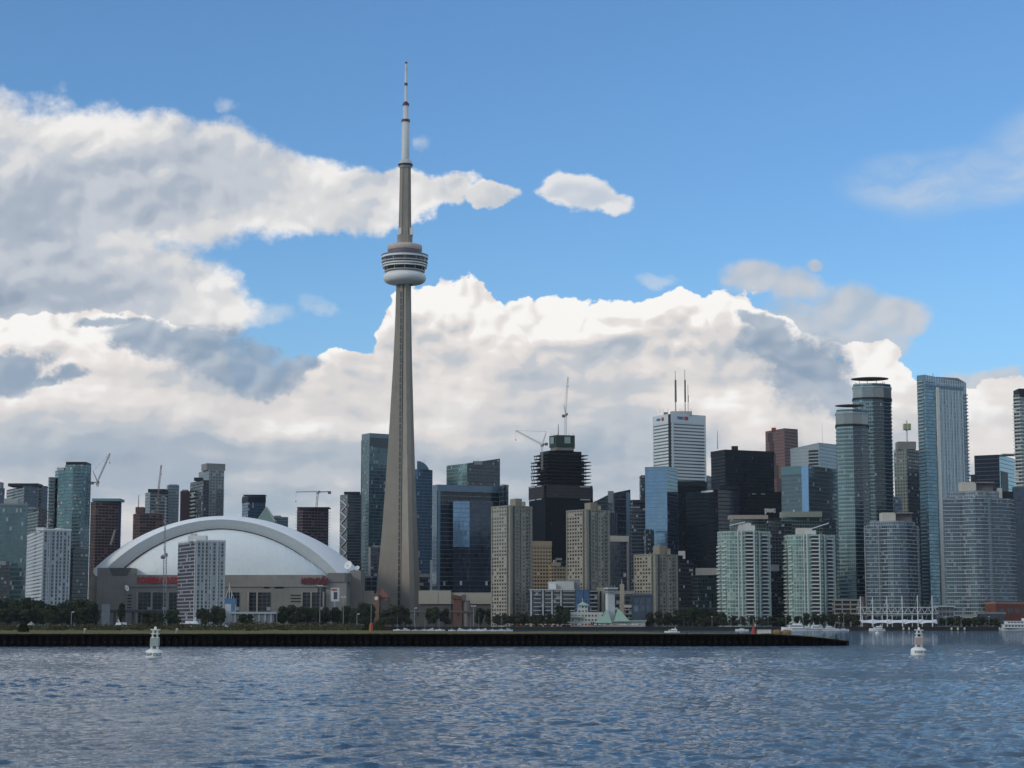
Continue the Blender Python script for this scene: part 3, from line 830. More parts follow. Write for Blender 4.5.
    for a, b in ((264, 270), (275, 284)):
        MB().obox((X(a), D - 4), (X(b), D - 4), .3, zz(588.5, D), zz(586.4, D)).build('louvre', DARK, T)
    for px in (138.3, 152.7, 169, 249, 257.8, 302.4, 311.6, 324):
        MB().box(X(px) - .7, X(px) + .7, D - 5.6, D - 3.8, 3, zz(592, D)).build('column', conl, T)
    # white stair landings left
    text_obj('ROGERS CENTRE', 7.2, SIGNR, (X(160), D - 4.9, zz(580.4, D)), 0, T, width=X(179) - X(141) + 6, ext=.3)
    text_obj('ROGERS CENTRE', 7.2, mat('sign_dull_red', (.16, .02, .025), .6), (X(315), D - 4.95, zz(581.2, D)), 0, T, width=X(328) - X(302), ext=.3)
    MB().box(X(301), X(328.5), D - 4.45, D - 4.02, zz(583.4, D), zz(579.2, D)).build('sign_panel', CONC_D, T)
    MB().box(X(139), X(181), D - 4.45, D - 4.02, zz(583, D), zz(578.4, D)).build('sign_panel', conc, T)
    return T
stadium()

def dish(px, py, rpx, D, zbase, label, tilt=-20, rz=0):
    x = xx(px, py, D); z = zz(py, D); r = rpx * D / F
    t = thing('satellite_dish', label, 'dish', (x, D, zbase))
    mb = MB(); prof = [(r * s, -.32 * r * (1 - s * s)) for s in (0, .25, .5, .75, 1)]
    mb.lathe(0, 0, prof, 24); mb.lathe(0, 0, [(r, 0), (r * 1.03, -.1), (r * .5, -.36 * r), (0, -.42 * r)], 24)
    M = Matrix.Translation((x, D, z)) @ Matrix.Rotation(R(rz), 4, 'Z') @ Matrix.Rotation(R(70), 4, 'X') @ Matrix.Rotation(R(tilt), 4, 'Y')
    mb.v = [tuple(M @ Vector(v)) for v in mb.v]
    mb.build('reflector', mat('dish_white', (.75, .75, .73), .5, var=.03), t, smooth=True)
    MB().tube((x, D + .5, zbase), (x, D + .5, z), .35, .25).build('pedestal', STEEL, t)
    MB().bar((x - r * .5, D - .5, z - r * .3), (x, D - r * .9, z), .12).build('feed_arm', STEEL, t)
dish(348, 565, 4.2, 1735, zz(574, 1735), 'large white satellite dish on the corner of the stadium wall', -12, -14)
dish(357.5, 567.5, 2.0, 1733, zz(572, 1733), 'small grey satellite dish right of the large white one', -10, 10)
dish(127, 588, 3.0, 1700, 3, 'white satellite dish low in front of the stadium wall', 35, 25)

# ================================================================== the skyline
G = dict(teal=(.06, .105, .115), dteal=(.025, .05, .06), navy=(.008, .014, .026), blue=(.03, .06, .11), black=(.004, .005, .008), grey=(.03, .035, .045))
# ---- left of the stadium
m1 = fac('teal_curtain_wall', (.09, .14, .15), (.05, .10, .115), 3.9, 1.6, .80, .9, refl=.35, var=.45, blind=.04)
b = B('office_block', 'teal glass slab block at the left edge of the skyline', -14.5, -14, 27.5, 505, 1640, m1, dep=40, a=84); parapet(b); pent(b, 4, 18, 498.5, mat('pale_penthouse', (.30, .33, .33), .7)); pent(b, 19, 23, 503)
b = B('apartment_block', 'dark grey low block at the far left foot of the teal slab', -8, -2, 10, 565, 1600, fac('dim_grid', (.06, .06, .06), G['navy'], 3.2, 2.6, .6, .7))
pent(b, 0, 6, 561)
b = B('condo_tower', 'sliver of blue tower cut by the left picture edge behind the teal slab', -9, -3, 4.5, 488, 2150, fac('blue_sliver', (.08, .10, .12), G['blue'], 3.2, 2, .7, .8, refl=.3))
pent(b, -4, 1, 482)
m1 = fac('dark_condo', (.055, .055, .06), (.02, .035, .055), 3.1, 2.4, .62, .8, refl=.2, blind=.10)
m2 = fac('dark_condo_blue', (.07, .085, .10), (.03, .06, .10), 3.1, 2.0, .7, .85, refl=.35, blind=.05)
b = B('condo_tower', 'dark broad condominium with a flat dark crown left of the tall teal one', 6.5, 24, 38, 486, 2000, m1, m2, a=60); slabs(b, 6.2, .5, .35, SLABD); balconies(b, 0, .05, .45, 3.1); pent(b, 8, 38, 483.3, DARK, 3, 22, z0=b.zt)
b = B('condo_tower', 'narrow blue glass wing right of the dark broad condominium', 38, 41, 47.5, 487, 2012, m2); pent(b, 39, 46, 486, DARK, 2)
b = B('apartment_block', 'plain dark block between the dark condominium and the white gridded one', 26, 38, 50, 509, 1900, fac('plain_dark', (.05, .048, .05), G['navy'], 3.2, 3, .5, .6)); pent(b, 28, 36, 507)
# tall teal condo
t1 = fac('teal_condo_bright', (.13, .17, .17), (.055, .11, .125), 3.1, 1.7, .76, .88, refl=.45, var=.5, blind=.06)
t2 = fac('teal_condo_dim', (.06, .08, .085), (.02, .042, .055), 3.1, 1.7, .70, .88, refl=.2, var=.5, blind=.06)
b = B('condo_tower', 'tallest teal glass condominium at left with a dark roof crown', 55, 0, 0, 470, 1750, t1, front=[(55, 14), (58, 4), (65, 0), (66, -3), (74, -5)], dep=30); slabs(b, 3.1, .25, .3, SLABD); pent(b, 57, 64, 467.5, OFFW, 6)
b2 = B('condo_tower', 'centre bay', 65, 0, 0, 465, 1745, t1, front=[(65, -1), (73, -4), (81.5, -4), (86, 2), (91, 12)], dep=34)
def merge_into(src, dst):
    for ch in list(src.root.children):
        ch.parent = dst.root
        off = ORG[src.root.name] - ORG[dst.root.name]
        ch.location = Vector(ch.location) + off
        ORG[ch.name] = ORG[src.root.name].copy()
    bpy.data.objects.remove(src.root)
balconies(b2, 1, .1, .9, 3.1, 1.2, m=mat('slab_blue_grey', (.14, .16, .18), .7)); slabs(b2, 3.1, .2, .3, SLABD)
pent(b2, 66, 86, 461.8, DARK, 4, 22); merge_into(b2, b)
b3 = B('condo_tower', 'x', 48, 0, 0, 477, 1752, t2, front=[(48, 8), (49, 2), (55.2, 2)], dep=26); balconies(b3, 1, .1, .9, 3.1, 1.4, m=SLABD); merge_into(b3, b)
# white gridded condo
wl = fac('white_strip_wall', (.28, .28, .30), (.05, .045, .06), 3.05, 2.7, .62, .94, blind=.05, var=.5)
wr = fac('white_pier_wall', (.24, .28, .31), (.02, .03, .04), 3.05, 3.2, .66, .62, blind=.1, pier=1, pierw=.3, pcol=(.34, .38, .41))
b = B('apartment_block', 'white gridded apartment slab in front of the tall teal condominium', 27, 43, 71, 530, 1600, wl, wr, a=70); parapet(b, m=WHITE)
for k_ in range(1): slabs(b, 3.05, .12, .22, mat('white_slab_edge', (.36, .36, .38), .7))
for q in (.02, .24, .46, .70, .96): pier(b, 1, q, .9, .5, mat('pier_pale', (.38, .42, .44), .7))
pent(b, 36, 44, 527.5, WHITE); pent(b, 55, 61, 528, WHITE)
b = B('apartment_block', 'dim lower glass wing right of the white gridded slab', 70.5, 73, 88, 549, 1625, t2); slabs(b, 3.1, .5, .3, mat('slab_dim', (.12, .14, .15), .8)); pent(b, 75, 84, 547)
# buildings under construction
def raw_tower(label, xl, xc, xr, yt, D, topglass=False, purple=False, a=60):
    sk = fac('bare_frame', (.11, .062, .058) if not purple else (.095, .052, .068), (.012, .009, .012), 3.15, 3.6, .62, .80, rough=.8, blind=.10, bcol=(.15, .085, .07), var=.9, tilt=0, wvar=.3)
    b = B('unfinished_tower', label, xl, xc, xr, yt, D, sk, a=a, part='concrete_frame')
    slabs(b, 3.15, .7, .35, mat('raw_slab', (.24, .15, .135), .9), z1=b.zt - 1)
    return b
b = raw_tower('bare concrete tower with blue glass top storey and blue netting on its right side', 90.5, 96, 121, 501, 2000)
pent(b, 92, 120, 498.4, mat('blue_formwork', (.10, .18, .22), .5), 1, 24)
pier(b, 1, .95, 2.5, 1.2, mat('blue_netting', (.03, .05, .14), .8), z0=b.zb + 20, name='netting')
MB().bar((xx(110.5, 545, 1990), 1990, zz(545, 1990)), (xx(115, 530, 1990), 1990, zz(530, 1990)), 2.2, 1).build('rubble_chute', CONC, b.root)
b = raw_tower('bare concrete tower with broken stepped top left of the grey glass condominium', 133, 140, 163, 513, 2000)
pent(b, 135.5, 143.5, 507, mat('raw_core', (.10, .06, .055), .9), 2, 10)
mast(b.root, 138.4, 507, 495, 2005, .6, .4, STEEL, 'hoist_mast')
b = B('condo_tower', 'grey banded glass tower with dark louvred cap behind the broken topped frame', 145, 150, 168, 492, 2200, fac('banded_glass', (.17, .19, .20), (.03, .05, .065), 3.6, 2.4, .45, 1.0, refl=.3)); pent(b, 148, 166, 489, DARK, 2, 18); slabs(b, 3.6, .3, .3)
b = B('condo_tower', 'pale blue green sliver tower right of the grey banded tower', 166.5, 168, 179, 485, 2215, fac('pale_glass', (.19, .24, .25), (.08, .12, .14), 3.4, 2.6, .3, .7, refl=.3)); pent(b, 169, 177, 484.4)
b = B('office_tower', 'dull plum coloured slab left of the green striped tower', 180, 181, 190, 491, 2120, mat('plum_brick', (.085, .055, .062), .8)); pent(b, 182, 187, 489.6)
b = B('condo_tower', 'small tower striped with pale green balconies', 187, 195, 199, 490.5, 2110, fac('striped', (.33, .40, .36), G['navy'], 4.2, 8, .6, 1.0)); slabs(b, 4.2, .8, .8, mat('pale_green_slab', (.36, .43, .39), .7))
b = B('condo_tower', 'charcoal tower in front of the pale grey topped tower', 190, 203, 209, 480, 2090, fac('charcoal', (.045, .05, .055), G['navy'], 3.4, 3.0, .6, .6, blind=.12)); slabs(b, 6.8, .3, .3, SLABD); pent(b, 194, 202, 477.5, DARK)
b = B('condo_tower', 'pale grey tower with solid grey cap, tallest behind the stadium roof', 198.5, 209, 224, 470, 2140, fac('pale_frame', (.24, .255, .26), (.03, .042, .055), 3.3, 3.3, .62, .60, blind=.1))
pent(b, 198.8, 224, 463.2, mat('cap_grey', (.23, .225, .22), .8), .3, 20, rot=1)
balconies(b, 1, .55, 1.0, 3.3, 1.6, m=SLABD, z1=zz(488, 2140))
b = B('office_tower', 'small blue glass tower with dark top band above the stadium roof', 242, 248, 265.5, 495.3, 2400, fac('blue_curtain', (.04, .06, .09), (.03, .07, .13), 3.8, 1.8, .8, .9, refl=.5, var=.4)); pent(b, 243, 265, 494.6, DARK, 1, 20)
slabs(b, 22, .3, 7.5, DARK, z0=b.zt - 9, z1=b.zt - 8, name='dark_band')
# glass pyramid roofed block
D = 2050.; x0, x1 = xx(256, 520, D), xx(275, 520, D); t = thing('office_block', 'low block with a green glass pyramid roof above the stadium arch', 'building', ((x0 + x1) / 2, D + 9, 3))
MB().box(x0, x1, D, D + 18, 3, zz(522, D)).build('wall', fac('pyr_wall', (.12, .13, .13), G['dteal'], 3.5, 2.5), t)
za, zb_ = zz(522, D) + .01, zz(507, D + 9); xm = (x0 + x1) / 2; mb = MB(); c = [(x0, D, za), (x1, D, za), (x1, D + 18, za), (x0, D + 18, za)]
for i in range(4): mb.face([c[i], c[(i + 1) % 4], (xm, D + 9, zb_)], [(0, 0), (18, 0), (9, 14)])
pr = mb.build('glass_roof', mat('pyramid_glass', (.16, .23, .20), .2, .2), t)
for i in range(4): MB().bar(c[i], (xm, D + 9, zb_), .8).build('hip_beam', mat('pale_beam', (.36, .38, .32), .6), pr)
b = B('office_block', 'blue grey low block right of the glass pyramid roof', 258, 266, 288, 517.5, 2080, fac('bluegrey', (.08, .10, .12), (.03, .06, .10), 3.6, 2.4, .7, .8, refl=.4)); pent(b, 274, 280, 515.5); parapet(b, m=GREYP)
b = raw_tower('purple brown concrete frame tower with open floors and one crane', 297, 303, 328.5, 508, 2000, purple=True)
slabs(b, 3.15, 1.6, .3, mat('raw_slab_pale', (.28, .21, .25), .9), z1=b.zt - 1, name='edge_slab')
pent(b, 297, 329, 507, mat('formwork_purple', (.08, .05, .06), .9), 0, 22)
b = B('condo_tower', 'dark tower with white zigzag balcony edges left of the tall notched glass tower', 340, 347.5, 361, 494, 2120, fac('zig_wall', (.10, .115, .12), G['navy'], 3.3, 2.6, .8, .95, blind=.03), fac('zig_wall2', (.10, .115, .13), (.012, .018, .028), 3.3, 8, .80, 1.0, blind=.02))
slabs(b, 6.6, .25, .35, SLABD); pent(b, 344, 359.5, 491.7, DARK, 1, 14)
zg = MB(); n = 20
for i in range(n):
    z0 = b.zb + 8 + i * (b.zt - b.zb - 14) / n; z1 = b.zb + 8 + (i + 1) * (b.zt - b.zb - 14) / n
    ta, tb = (.15, .9) if i % 2 == 0 else (.9, .15)
    p, q = fp(b, 0, ta), fp(b, 0, tb); zg.bar((p[0] - .2, p[1] - 1.0, z0), (q[0] - .2, q[1] - 1.0, z1), .9)
zg.build('zigzag_trim', WHITE, b.root)
# ---- round the foot of the big tower
nt = fac('notched_teal', (.09, .15, .16), (.05, .10, .11), 3.9, 1.6, .82, .9, refl=.35, var=.9, blind=.03); nl = fac('notched_teal_light', (.12, .17, .165), (.07, .12, .12), 3.9, 1.6, .78, .9, refl=.5, var=.5, blind=.03)
b = B('office_tower', 'tall teal glass tower with a sloped notch just left of the concrete shaft', 361.5, 369.5, 392, 439, 2150, nl, nt, a=58); slabs(b, 3.9, .12, .3, SLABD)
b_top = MB(); P0, P1, P2, P3 = b.poly
zt = zz(433, 2150)
fr = mat('frame_glass', (.12, .17, .18), .3, .2)
b_top.prism([P0, P1, P2, P3], b.zt, [zt] * 4); b_top.build('crown', fr, b.root)
for q in (.02, .98): pier(b, 0, q, 1.2, .4, fr)
mb = MB(); A = fp(b, 1, .02); C_ = fp(b, 1, .2)
mb.face([(A[0], A[1] - .3, zz(446, 2150)), (A[0], A[1] - .3, zt - 5), (C_[0] + 1, C_[1] - .3, zt - 5)][::-1]); mb.face([(A[0], A[1] - .4, zt - 5), (P2[0], P2[1] - .4, zt - 5), (P2[0], P2[1] - .4, zz(447, 2150)), (C_[0], C_[1] - .4, zz(447, 2150))][::-1])
mb.build('notch_glass', mat('notch_dark', (.02, .04, .055), .2, .2), b.root)
bl = fac('steel_blue_glass', (.10, .15, .20), (.08, .16, .26), 3.6, 1.5, .80, .9, refl=.55, var=.55, blind=.02)
b = B('office_tower', 'steel blue glass tower with quarter round crown just right of the concrete shaft', 404, 411, 432.5, 469, 2100, bl, a=60); slabs(b, 3.6, .12, .3, SLABD)
D = 2104.; mb = MB(); xs = [417, 420, 423, 425.5, 427.5, 429]; ys = [461, 461.2, 462.5, 464.2, 466.5, 469.5]
for (xa, ya), (xb, yb) in zip(list(zip(xs, ys)), list(zip(xs, ys))[1:]):
    mb.prism([(xx(xa, 465, D), D), (xx(xb, 465, D), D), (xx(xb, 465, D), D + 14), (xx(xa, 465, D), D + 14)], b.zt - .5, [zz(ya, D), zz(yb, D), zz(yb, D), zz(ya, D)], 0, cap=0)
mb.build('crown', mat('crown_glass', (.07, .12, .16), .2, .4), b.root); mast(b.root, 424, 463, 460, 2108, .3)
b = B('office_block', 'grey low block with one white pier left of the tower foot', 368, 369, 386, 547, 1950, fac('grey_low', (.075, .08, .085), G['navy'], 3.6, 4, .5, .8)); pier(b, 1, .03, 2.2, .6, OFFW); pent(b, 372, 382, 545.5)
b = B('office_block', 'small dark glass block between the stadium and the tower foot', 361, 361.5, 377, 578, 1900, fac('sm_dark', (.09, .10, .12), G['navy'], 5, 6, .8, .85)); pent(b, 364, 372, 576)
b = B('office_block', 'dark podium block with a tall white sign pier right of the tower foot', 411, 412, 437, 577, 1890, fac('podium_dark', (.045, .05, .06), G['navy'], 3.6, 5, .7, .95)); pent(b, 414, 430, 574)
MB().box(xx(430, 575, 1887), xx(432, 575, 1887), 1885, 1888, 3, zz(560, 1887)).build('sign_pier', WHITE, b.root)
# big dark blue office with a projecting bay
db = fac('dark_ribbon', (.026, .034, .05), (.006, .011, .023), 4.15, 2.0, .88, .96, refl=.0, var=.5, blind=.004, wrough=.5, tilt=.03, ior=1.42)
sb = fac('light_side_strip', (.08, .11, .14), (.05, .085, .12), 4.15, 2.0, .85, .9, refl=.5, blind=.0)
b = B('office_tower', 'broad navy glass office block with a pale blue top frame behind the concrete shaft', 432.5, 437, 501, 484.5, 1760, sb, db, a=66); D = 1760
slabs(b, 4.15, .12, .25, mat('pale_reveal', (.24, .27, .29), .6))
frm = mat('blue_frame', (.10, .15, .20), .3, .3)
MB().obox(fp(b, 1, 0), fp(b, 1, 1), .6, zz(491, D), b.zt).build('top_frame', frm, b.root); pier(b, 1, .03, 2.4, .6, frm, z1=zz(491, D)); pier(b, 1, .985, 1.6, .6, frm, z1=zz(491, D))
bay = MB(); p, q = fp(b, 1, .24), fp(b, 1, .88)
pa = [p, (p[0] + 4, p[1] - 16), (q[0] + 3, q[1] - 10), q]
by = fac('bay_sky_glass', (.07, .11, .17), (.15, .25, .37), 4.15, 2.0, .90, .94, refl=.6, var=.15, blind=.0, wmetal=.3); bd = fac('bay_dark_glass', (.03, .045, .065), (.02, .035, .06), 4.15, 2.0, .90, .94, refl=.3, var=.5, blind=.0)
D2 = D - 8; xa, xb_, xc_ = xx(453, 530, D2), xx(469.5, 530, D2), xx(493, 530, D2)
bp_ = [(xa, D2 + 8.5), (xa + .1, D2 - 3), (xb_, D2 - .5), (xc_, D2 + 5), (xc_, D2 + 30)]
zlo = zz(547, D2); ztb = zz(501.5, D2)
MB().prism(bp_, zlo, ztb, mats=[0, 0, 1, 1, 1]).build('projecting_bay', [by, bd], b.root)
MB().prism(bp_, 3, zlo).build('lower_bay', db, b.root)
for q in (.3, .5, .7): mast(b.root, 453 + 40 * q, 485, 482, 1765, .2, .1)
b = B('stair_tower', 'rounded navy stair drum on the right end of the broad office block', 0, 0, 0, 484.5, 1772, db, front=[(500, 6), (501.5, 1), (504, -1), (506.5, 1), (508.5, 6)], dep=10, cat='tower'); slabs(b, 8.3, .2, .3, SLABD); slabs(b, 50, .3, 1.2, frm, z0=b.zt - 1.5, z1=b.zt - 1, name='cap_band')
g1 = fac('jade_glass', (.22, .31, .29), (.14, .22, .21), 3.9, 1.7, .80, .92, refl=.45, var=.3, blind=.02, wmetal=.3); g2 = fac('dark_jade_glass', (.04, .055, .065), (.015, .028, .04), 3.9, 1.7, .75, .95, refl=.2, blind=.03)
b = B('office_tower', 'jade glass tower with a rising sloped roofline behind the broad navy office block', 446.5, 467, 500, 463, 2110, g1, g2, a=52, slope=[466.5, 463.3, 458.5, 463]); slabs(b, 7.8, .15, .4, SLABD)
pent(b, 473, 482, 461, GREYP, 6, 10); mast(b.root, 478, 462, 458.5, 2118, .2)
# beige concrete apartment towers
bw = fac('beige_window_wall', (.29, .262, .205), (.03, .03, .035), 3.0, 3.4, .52, .60, blind=.14, bcol=(.30, .29, .25), var=.8, wvar=.08)
bs = fac('beige_shade_wall', (.30, .275, .225), (.03, .032, .036), 3.0, 3.4, .50, .50, blind=.22, bcol=(.30, .30, .28), var=.8, wvar=.1)
def beige(label, xl, xc, xr, yt, D, pl, pr, py):
    b = B('apartment_tower', label, xl, xc, xr, yt, D, bw, bs, a=52, cat='tower', group='beige concrete apartment towers on the waterfront')
    dk = mat('recess_shade_grey', (.09, .095, .095), .7); lt = mat('precast_pier', (.27, .25, .205), .85)  # dk strips sit proud; their dark tone paints recess shade
    pier(b, 0, .93, 1.6, .5, dk); pier(b, 1, .06, 2.6, 1.3, lt); pier(b, 1, .2, 1.6, .4, dk); pier(b, 1, .52, 1.2, .9, lt); pier(b, 1, .93, 2.2, 1.2, lt); pier(b, 0, .03, 1.2, .5, lt)
    balconies(b, 1, .72, .90, 3.0, 1.1, .95, m=mat('beige_balcony', (.26, .25, .22), .8), z1=b.zt - 2)
    balconies(b, 1, .26, .46, 3.0, .9, .95, m=mat('beige_balcony', (.26, .25, .22), .8), z1=b.zt - 2)
    slabs(b, b.zt - b.zb - .4, .3, 1.0, lt, z0=b.zt - .4, z1=b.zt - .3, name='parapet')
    pent(b, pl, pr, py, mat('beige_penthouse', (.25, .22, .17), .85), 5, 10, rot=1); pent(b, pr + .2, pr + 3.5, py + 3.2, mat('beige_penthouse', (.25, .22, .17), .85), 6, 6)
    return b
beige('tall beige concrete apartment tower, leftmost of the beige ones, beside the navy office block', 491.5, 509, 532, 506, 1560, 510, 522, 498.5)
beige('tall beige concrete apartment tower right of the black unfinished skyscraper', 566.5, 585, 609.5, 510, 1560, 585, 597.5, 502.5)
beige('shorter beige concrete apartment tower below the sky blue glass tower', 634, 654, 677.5, 554.5, 1560, 654, 667, 545.5)
# black skyscraper under construction
D = 2000.; blk = fac('black_netting_wall', (.004, .004, .005), (.004, .005, .009), 3.4, 1.8, .8, .9, refl=0, var=.8, blind=.01, bcol=(.04, .04, .04), rough=.5, ior=1.25)
brn = fac('brown_wrapped_wall', (.022, .015, .015), (.010, .008, .009), 3.4, 3, .5, .8, refl=0, var=.8, blind=.02, bcol=(.06, .05, .05), rough=.8)
b = B('unfinished_skyscraper', 'black unfinished skyscraper ringed by open floors with a dark box on top', 529, 545, 593, 487, D, blk, a=66, cat='skyscraper', part='clad_lower_body')
slabs(b, 3.4, .05, .12, mat('faint_line', (.02, .022, .028), .5), z1=b.zt - 1)
for q, (a, c) in enumerate(((531.5, 543.5), (548, 592.3))):
    f0, f1 = (fp(b, 0, .03), fp(b, 0, .97)) if q == 0 else (fp(b, 1, .03), fp(b, 1, .985))
    MB().obox(f0, f1, 1.0, zz(497.6, D), zz(484.5, D)).build('wrapped_floor', brn, b.root)
pl = mat('pale_opening', (.35, .37, .38), .6)
for q in (0, 1):
    for tt in (((.10, .45), (.55, .85)) if q == 0 else ((.72, .93), )):
        for yy in (498.3, 485.2): MB().obox(fp(b, q, tt[0]), fp(b, q, tt[1]), .3 if q else .4, zz(yy + .9, D), zz(yy - .3, D), out=1.0).build('opening', pl, b.root)
fpoly = b.poly; n = 11
core = MB().prism(shrink(b.poly, -9), b.zt - 1, zz(449.5, D)).build('core', BLACK, b.root)
sl = mat('dark_slab', (.028, .026, .028), .8)
for i in range(10):
    z = b.zt + 2.2 + i * 3.65; o_ = -1.2 - .2 * (i % 3) - (2.5 if i > 7 else 0)
    MB().prism(shrink(fpoly, o_), z, z + .75, bottom=True).build('open_floor', sl, b.root)
    pp = shrink(fpoly, o_ - 1.0)
    for k_ in range(4):
        for tt in ([0, .14, .38, .62, .86] if k_ < 2 else [.3, .7]):
            a_ = Vector(pp[k_]); c_ = Vector(pp[(k_ + 1) % 4]); v_ = a_ + (c_ - a_) * tt; MB().bar((v_.x, v_.y, z - 3.0), (v_.x, v_.y, z + .2), .55).build('floor_column', sl, b.root)
    if i < 9:
        mb = MB(); ip = shrink(fpoly, o_ - 5.5); mb.prism(ip, z + .7, z + 2.9 - (i % 2) * .9); mb.build('formwork_screen', mat('formwork_dark', (.012, .011, .013), .8), b.root)
bx = [(xx(549.5, 440, 2010), 2022), (xx(556, 440, 2010), 2010), (xx(575, 440, 2010), 2014), (xx(575.5, 440, 2010), 2038), (xx(552, 440, 2010), 2040)]
MB().prism(shrink(bx, -1.2), zz(450, 2010), zz(446, 2010)).build('core_neck', CONC, b.root)
cb = MB().prism(bx, zz(446.5, 2010), zz(435, 2010), bottom=True).build('climbing_formwork_box', mat('green_black_box', (.010, .020, .017), .5), b.root)
pn = mat('pale_green_banner', (.22, .32, .27), .6)
MB().obox((xx(550.8, 440, 2008), 2018.6), (xx(554, 440, 2008), 2012.9), .3, zz(443.2, 2010), zz(436.6, 2010)).build('banner', pn, b.root)
MB().obox((xx(564.5, 440, 2010), 2011.2), (xx(570.5, 440, 2010), 2012.4), .3, zz(443.2, 2010), zz(436.8, 2010)).build('banner', pn, b.root)
for px in (551, 554, 557, 569, 573): mast(b.root, px, 435.2, 432.8, 2012, .25)
mast(b.root, 558.3, 435, 424, 2020, .7, .4, STEEL, 'hoist_mast')
# tan gridded block
tg = fac('tan_grid', (.36, .265, .155), (.03, .028, .03), 3.5, 2.9, .50, .70, blind=.06, wvar=.05)
b = B('office_block', 'tan block with a tight grid of dark windows between the two tall beige towers', 529.5, 530, 551.5, 541, 1850, tg, tg, a=75); slabs(b, b.zt - 4, .3, 5, mat('tan_band', (.36, .27, .17), .8), z0=b.zt - 5, z1=b.zt - 4.5, name='parapet_band')
b = B('office_block', 'lower stepped tan block in front of the black skyscraper', 551.7, 552, 566, 566, 1845, tg, tg, a=75); pent(b, 552, 560, 562.5, mat('tan_band', (.36, .27, .17), .8), .2, 10)
b = B('office_block', 'lowest dark gridded block at the foot of the black skyscraper', 553, 554, 571, 560, 1900, fac('dim_tan', (.10, .09, .08), G['navy'], 3.5, 5, .86, .9)); pent(b, 556, 562, 558)
# between the beige towers
gk = fac('grey_green_glass', (.11, .15, .165), (.06, .095, .11), 3.9, 1.8, .84, .94, refl=.4, var=.2, blind=.0); 
b = B('office_tower', 'pale grey glass wedge tower with rising roof behind the middle beige tower', 592, 593, 614, 498, 2150, gk, a=70, slope=[503, 502.5, 491.8, 494]); slabs(b, 7.8, .1, .3, SLABD); pent(b, 608, 613.5, 491, GREYP, 3, 6)
b = B('office_tower', 'dark blue ribbed tower with a slanted top beside the pale wedge', 612.5, 614, 630.5, 492, 2120, db, a=66, slope=[493.2, 492.8, 489.5, 491]); slabs(b, 7.8, .2, .4, mat('faint_reveal', (.10, .12, .14), .6)); pier(b, 1, .84, 4.5, .5, mat('pale_blue_strip', (.12, .19, .26), .25, .4))
b = B('office_block', 'dark ribbed block in front of the slanted top tower', 607, 608, 618, 512.5, 2000, fac('ribbed', (.10, .11, .12), G['navy'], 60, 2.2, 1.0, .6, blind=0), a=75); pent(b, 609, 615, 511.5)
b = B('office_block', 'dark glass block with a cream top beam between the beige towers', 607, 608, 628, 538, 1800, fac('lounge_glass', (.04, .045, .055), (.012, .02, .035), 4.2, 3, .8, .9), a=72)
MB().obox(fp(b, 1, -.02), fp(b, 1, 1.02), 1.2, zz(541.5, 1800), zz(535.6, 1800)).build('roof_beam', mat('cream_beam', (.45, .40, .33), .7), b.root); pier(b, 1, .98, 1.6, 1.0, mat('cream_beam_side', (.24, .20, .18), .8), z1=zz(541.5, 1800))
b = B('office_tower', 'dark red brown tower behind and left of the sky blue glass tower', 630.5, 633, 645, 500.5, 2050, fac('redbrown', (.03, .018, .022), G['navy'], 3.7, 8, .5, 1), a=72); pent(b, 631, 640, 499.8, DARK); slabs(b, 3.7, .15, .3, mat('dim_reveal', (.06, .05, .055), .6))
b = B('office_tower', 'slim dark tower peeping over the left shoulder of the sky blue one', 639.5, 641, 648, 476, 2200, fac('slim_dark', (.02, .024, .034), G['navy'], 3.7, 2, .7, .8), a=72); pent(b, 641, 646, 475.2, DARK)
b = B('office_block', 'blue grey stepped block at the left foot of the sky blue tower', 631, 632, 650, 508, 1960, fac('bg_step', (.055, .075, .095), G['navy'], 3.7, 2.5, .6, .9, refl=.1), a=75); slabs(b, 3.7, .15, .3, SLABD); pent(b, 634, 640, 506.5)
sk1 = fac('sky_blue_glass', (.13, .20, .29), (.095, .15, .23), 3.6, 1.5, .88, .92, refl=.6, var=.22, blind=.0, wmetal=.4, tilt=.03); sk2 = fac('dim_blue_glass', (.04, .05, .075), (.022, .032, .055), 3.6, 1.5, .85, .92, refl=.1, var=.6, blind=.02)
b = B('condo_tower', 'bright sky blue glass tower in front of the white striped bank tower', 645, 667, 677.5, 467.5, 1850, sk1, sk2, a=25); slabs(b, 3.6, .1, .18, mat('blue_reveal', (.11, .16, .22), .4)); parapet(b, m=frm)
b = B('condo_tower', 'dark patterned base tower at the left foot of the sky blue one', 644, 646, 654.3, 530, 1825, fac('speckle', (.03, .04, .05), (.012, .02, .03), 2.2, 1.6, .7, .6, blind=.3, bcol=(.30, .34, .34), var=.9), a=70); pent(b, 646, 652, 529.3, DARK)
# white striped bank tower
sw = fac('white_stripes', (.60, .63, .62), (.035, .05, .055), 4.0, 60, .40, 1.0, blind=0, refl=0, wvar=.04, v0=1.0)
b = B('bank_tower', 'white horizontally striped bank skyscraper with two tall masts', 653, 671, 705.5, 414, 2300, sw, a=62, cat='skyscraper', group=None)
wb = mat('white_marble', (.60, .64, .63), .6, var=.04)
MB().prism(shrink(b.poly, .25), b.zt - 10, b.zt + .6, bottom=False).build('crown_band', wb, b.root)
MB().obox(fp(b, 0, .87), fp(b, 0, 1.0), .6, 3, b.zt - 0).build('dark_corner', DARK, b.root); pier(b, 1, .045, 2.6, .5, wb); pier(b, 1, .985, 1.8, .5, wb); pier(b, 0, .02, 1.6, .4, wb)
pent(b, 671, 692, 411.2, mat('pent_pale', (.34, .35, .35), .7), 12, 14); pent(b, 664, 668, 412.2, GREYP, 14, 6)
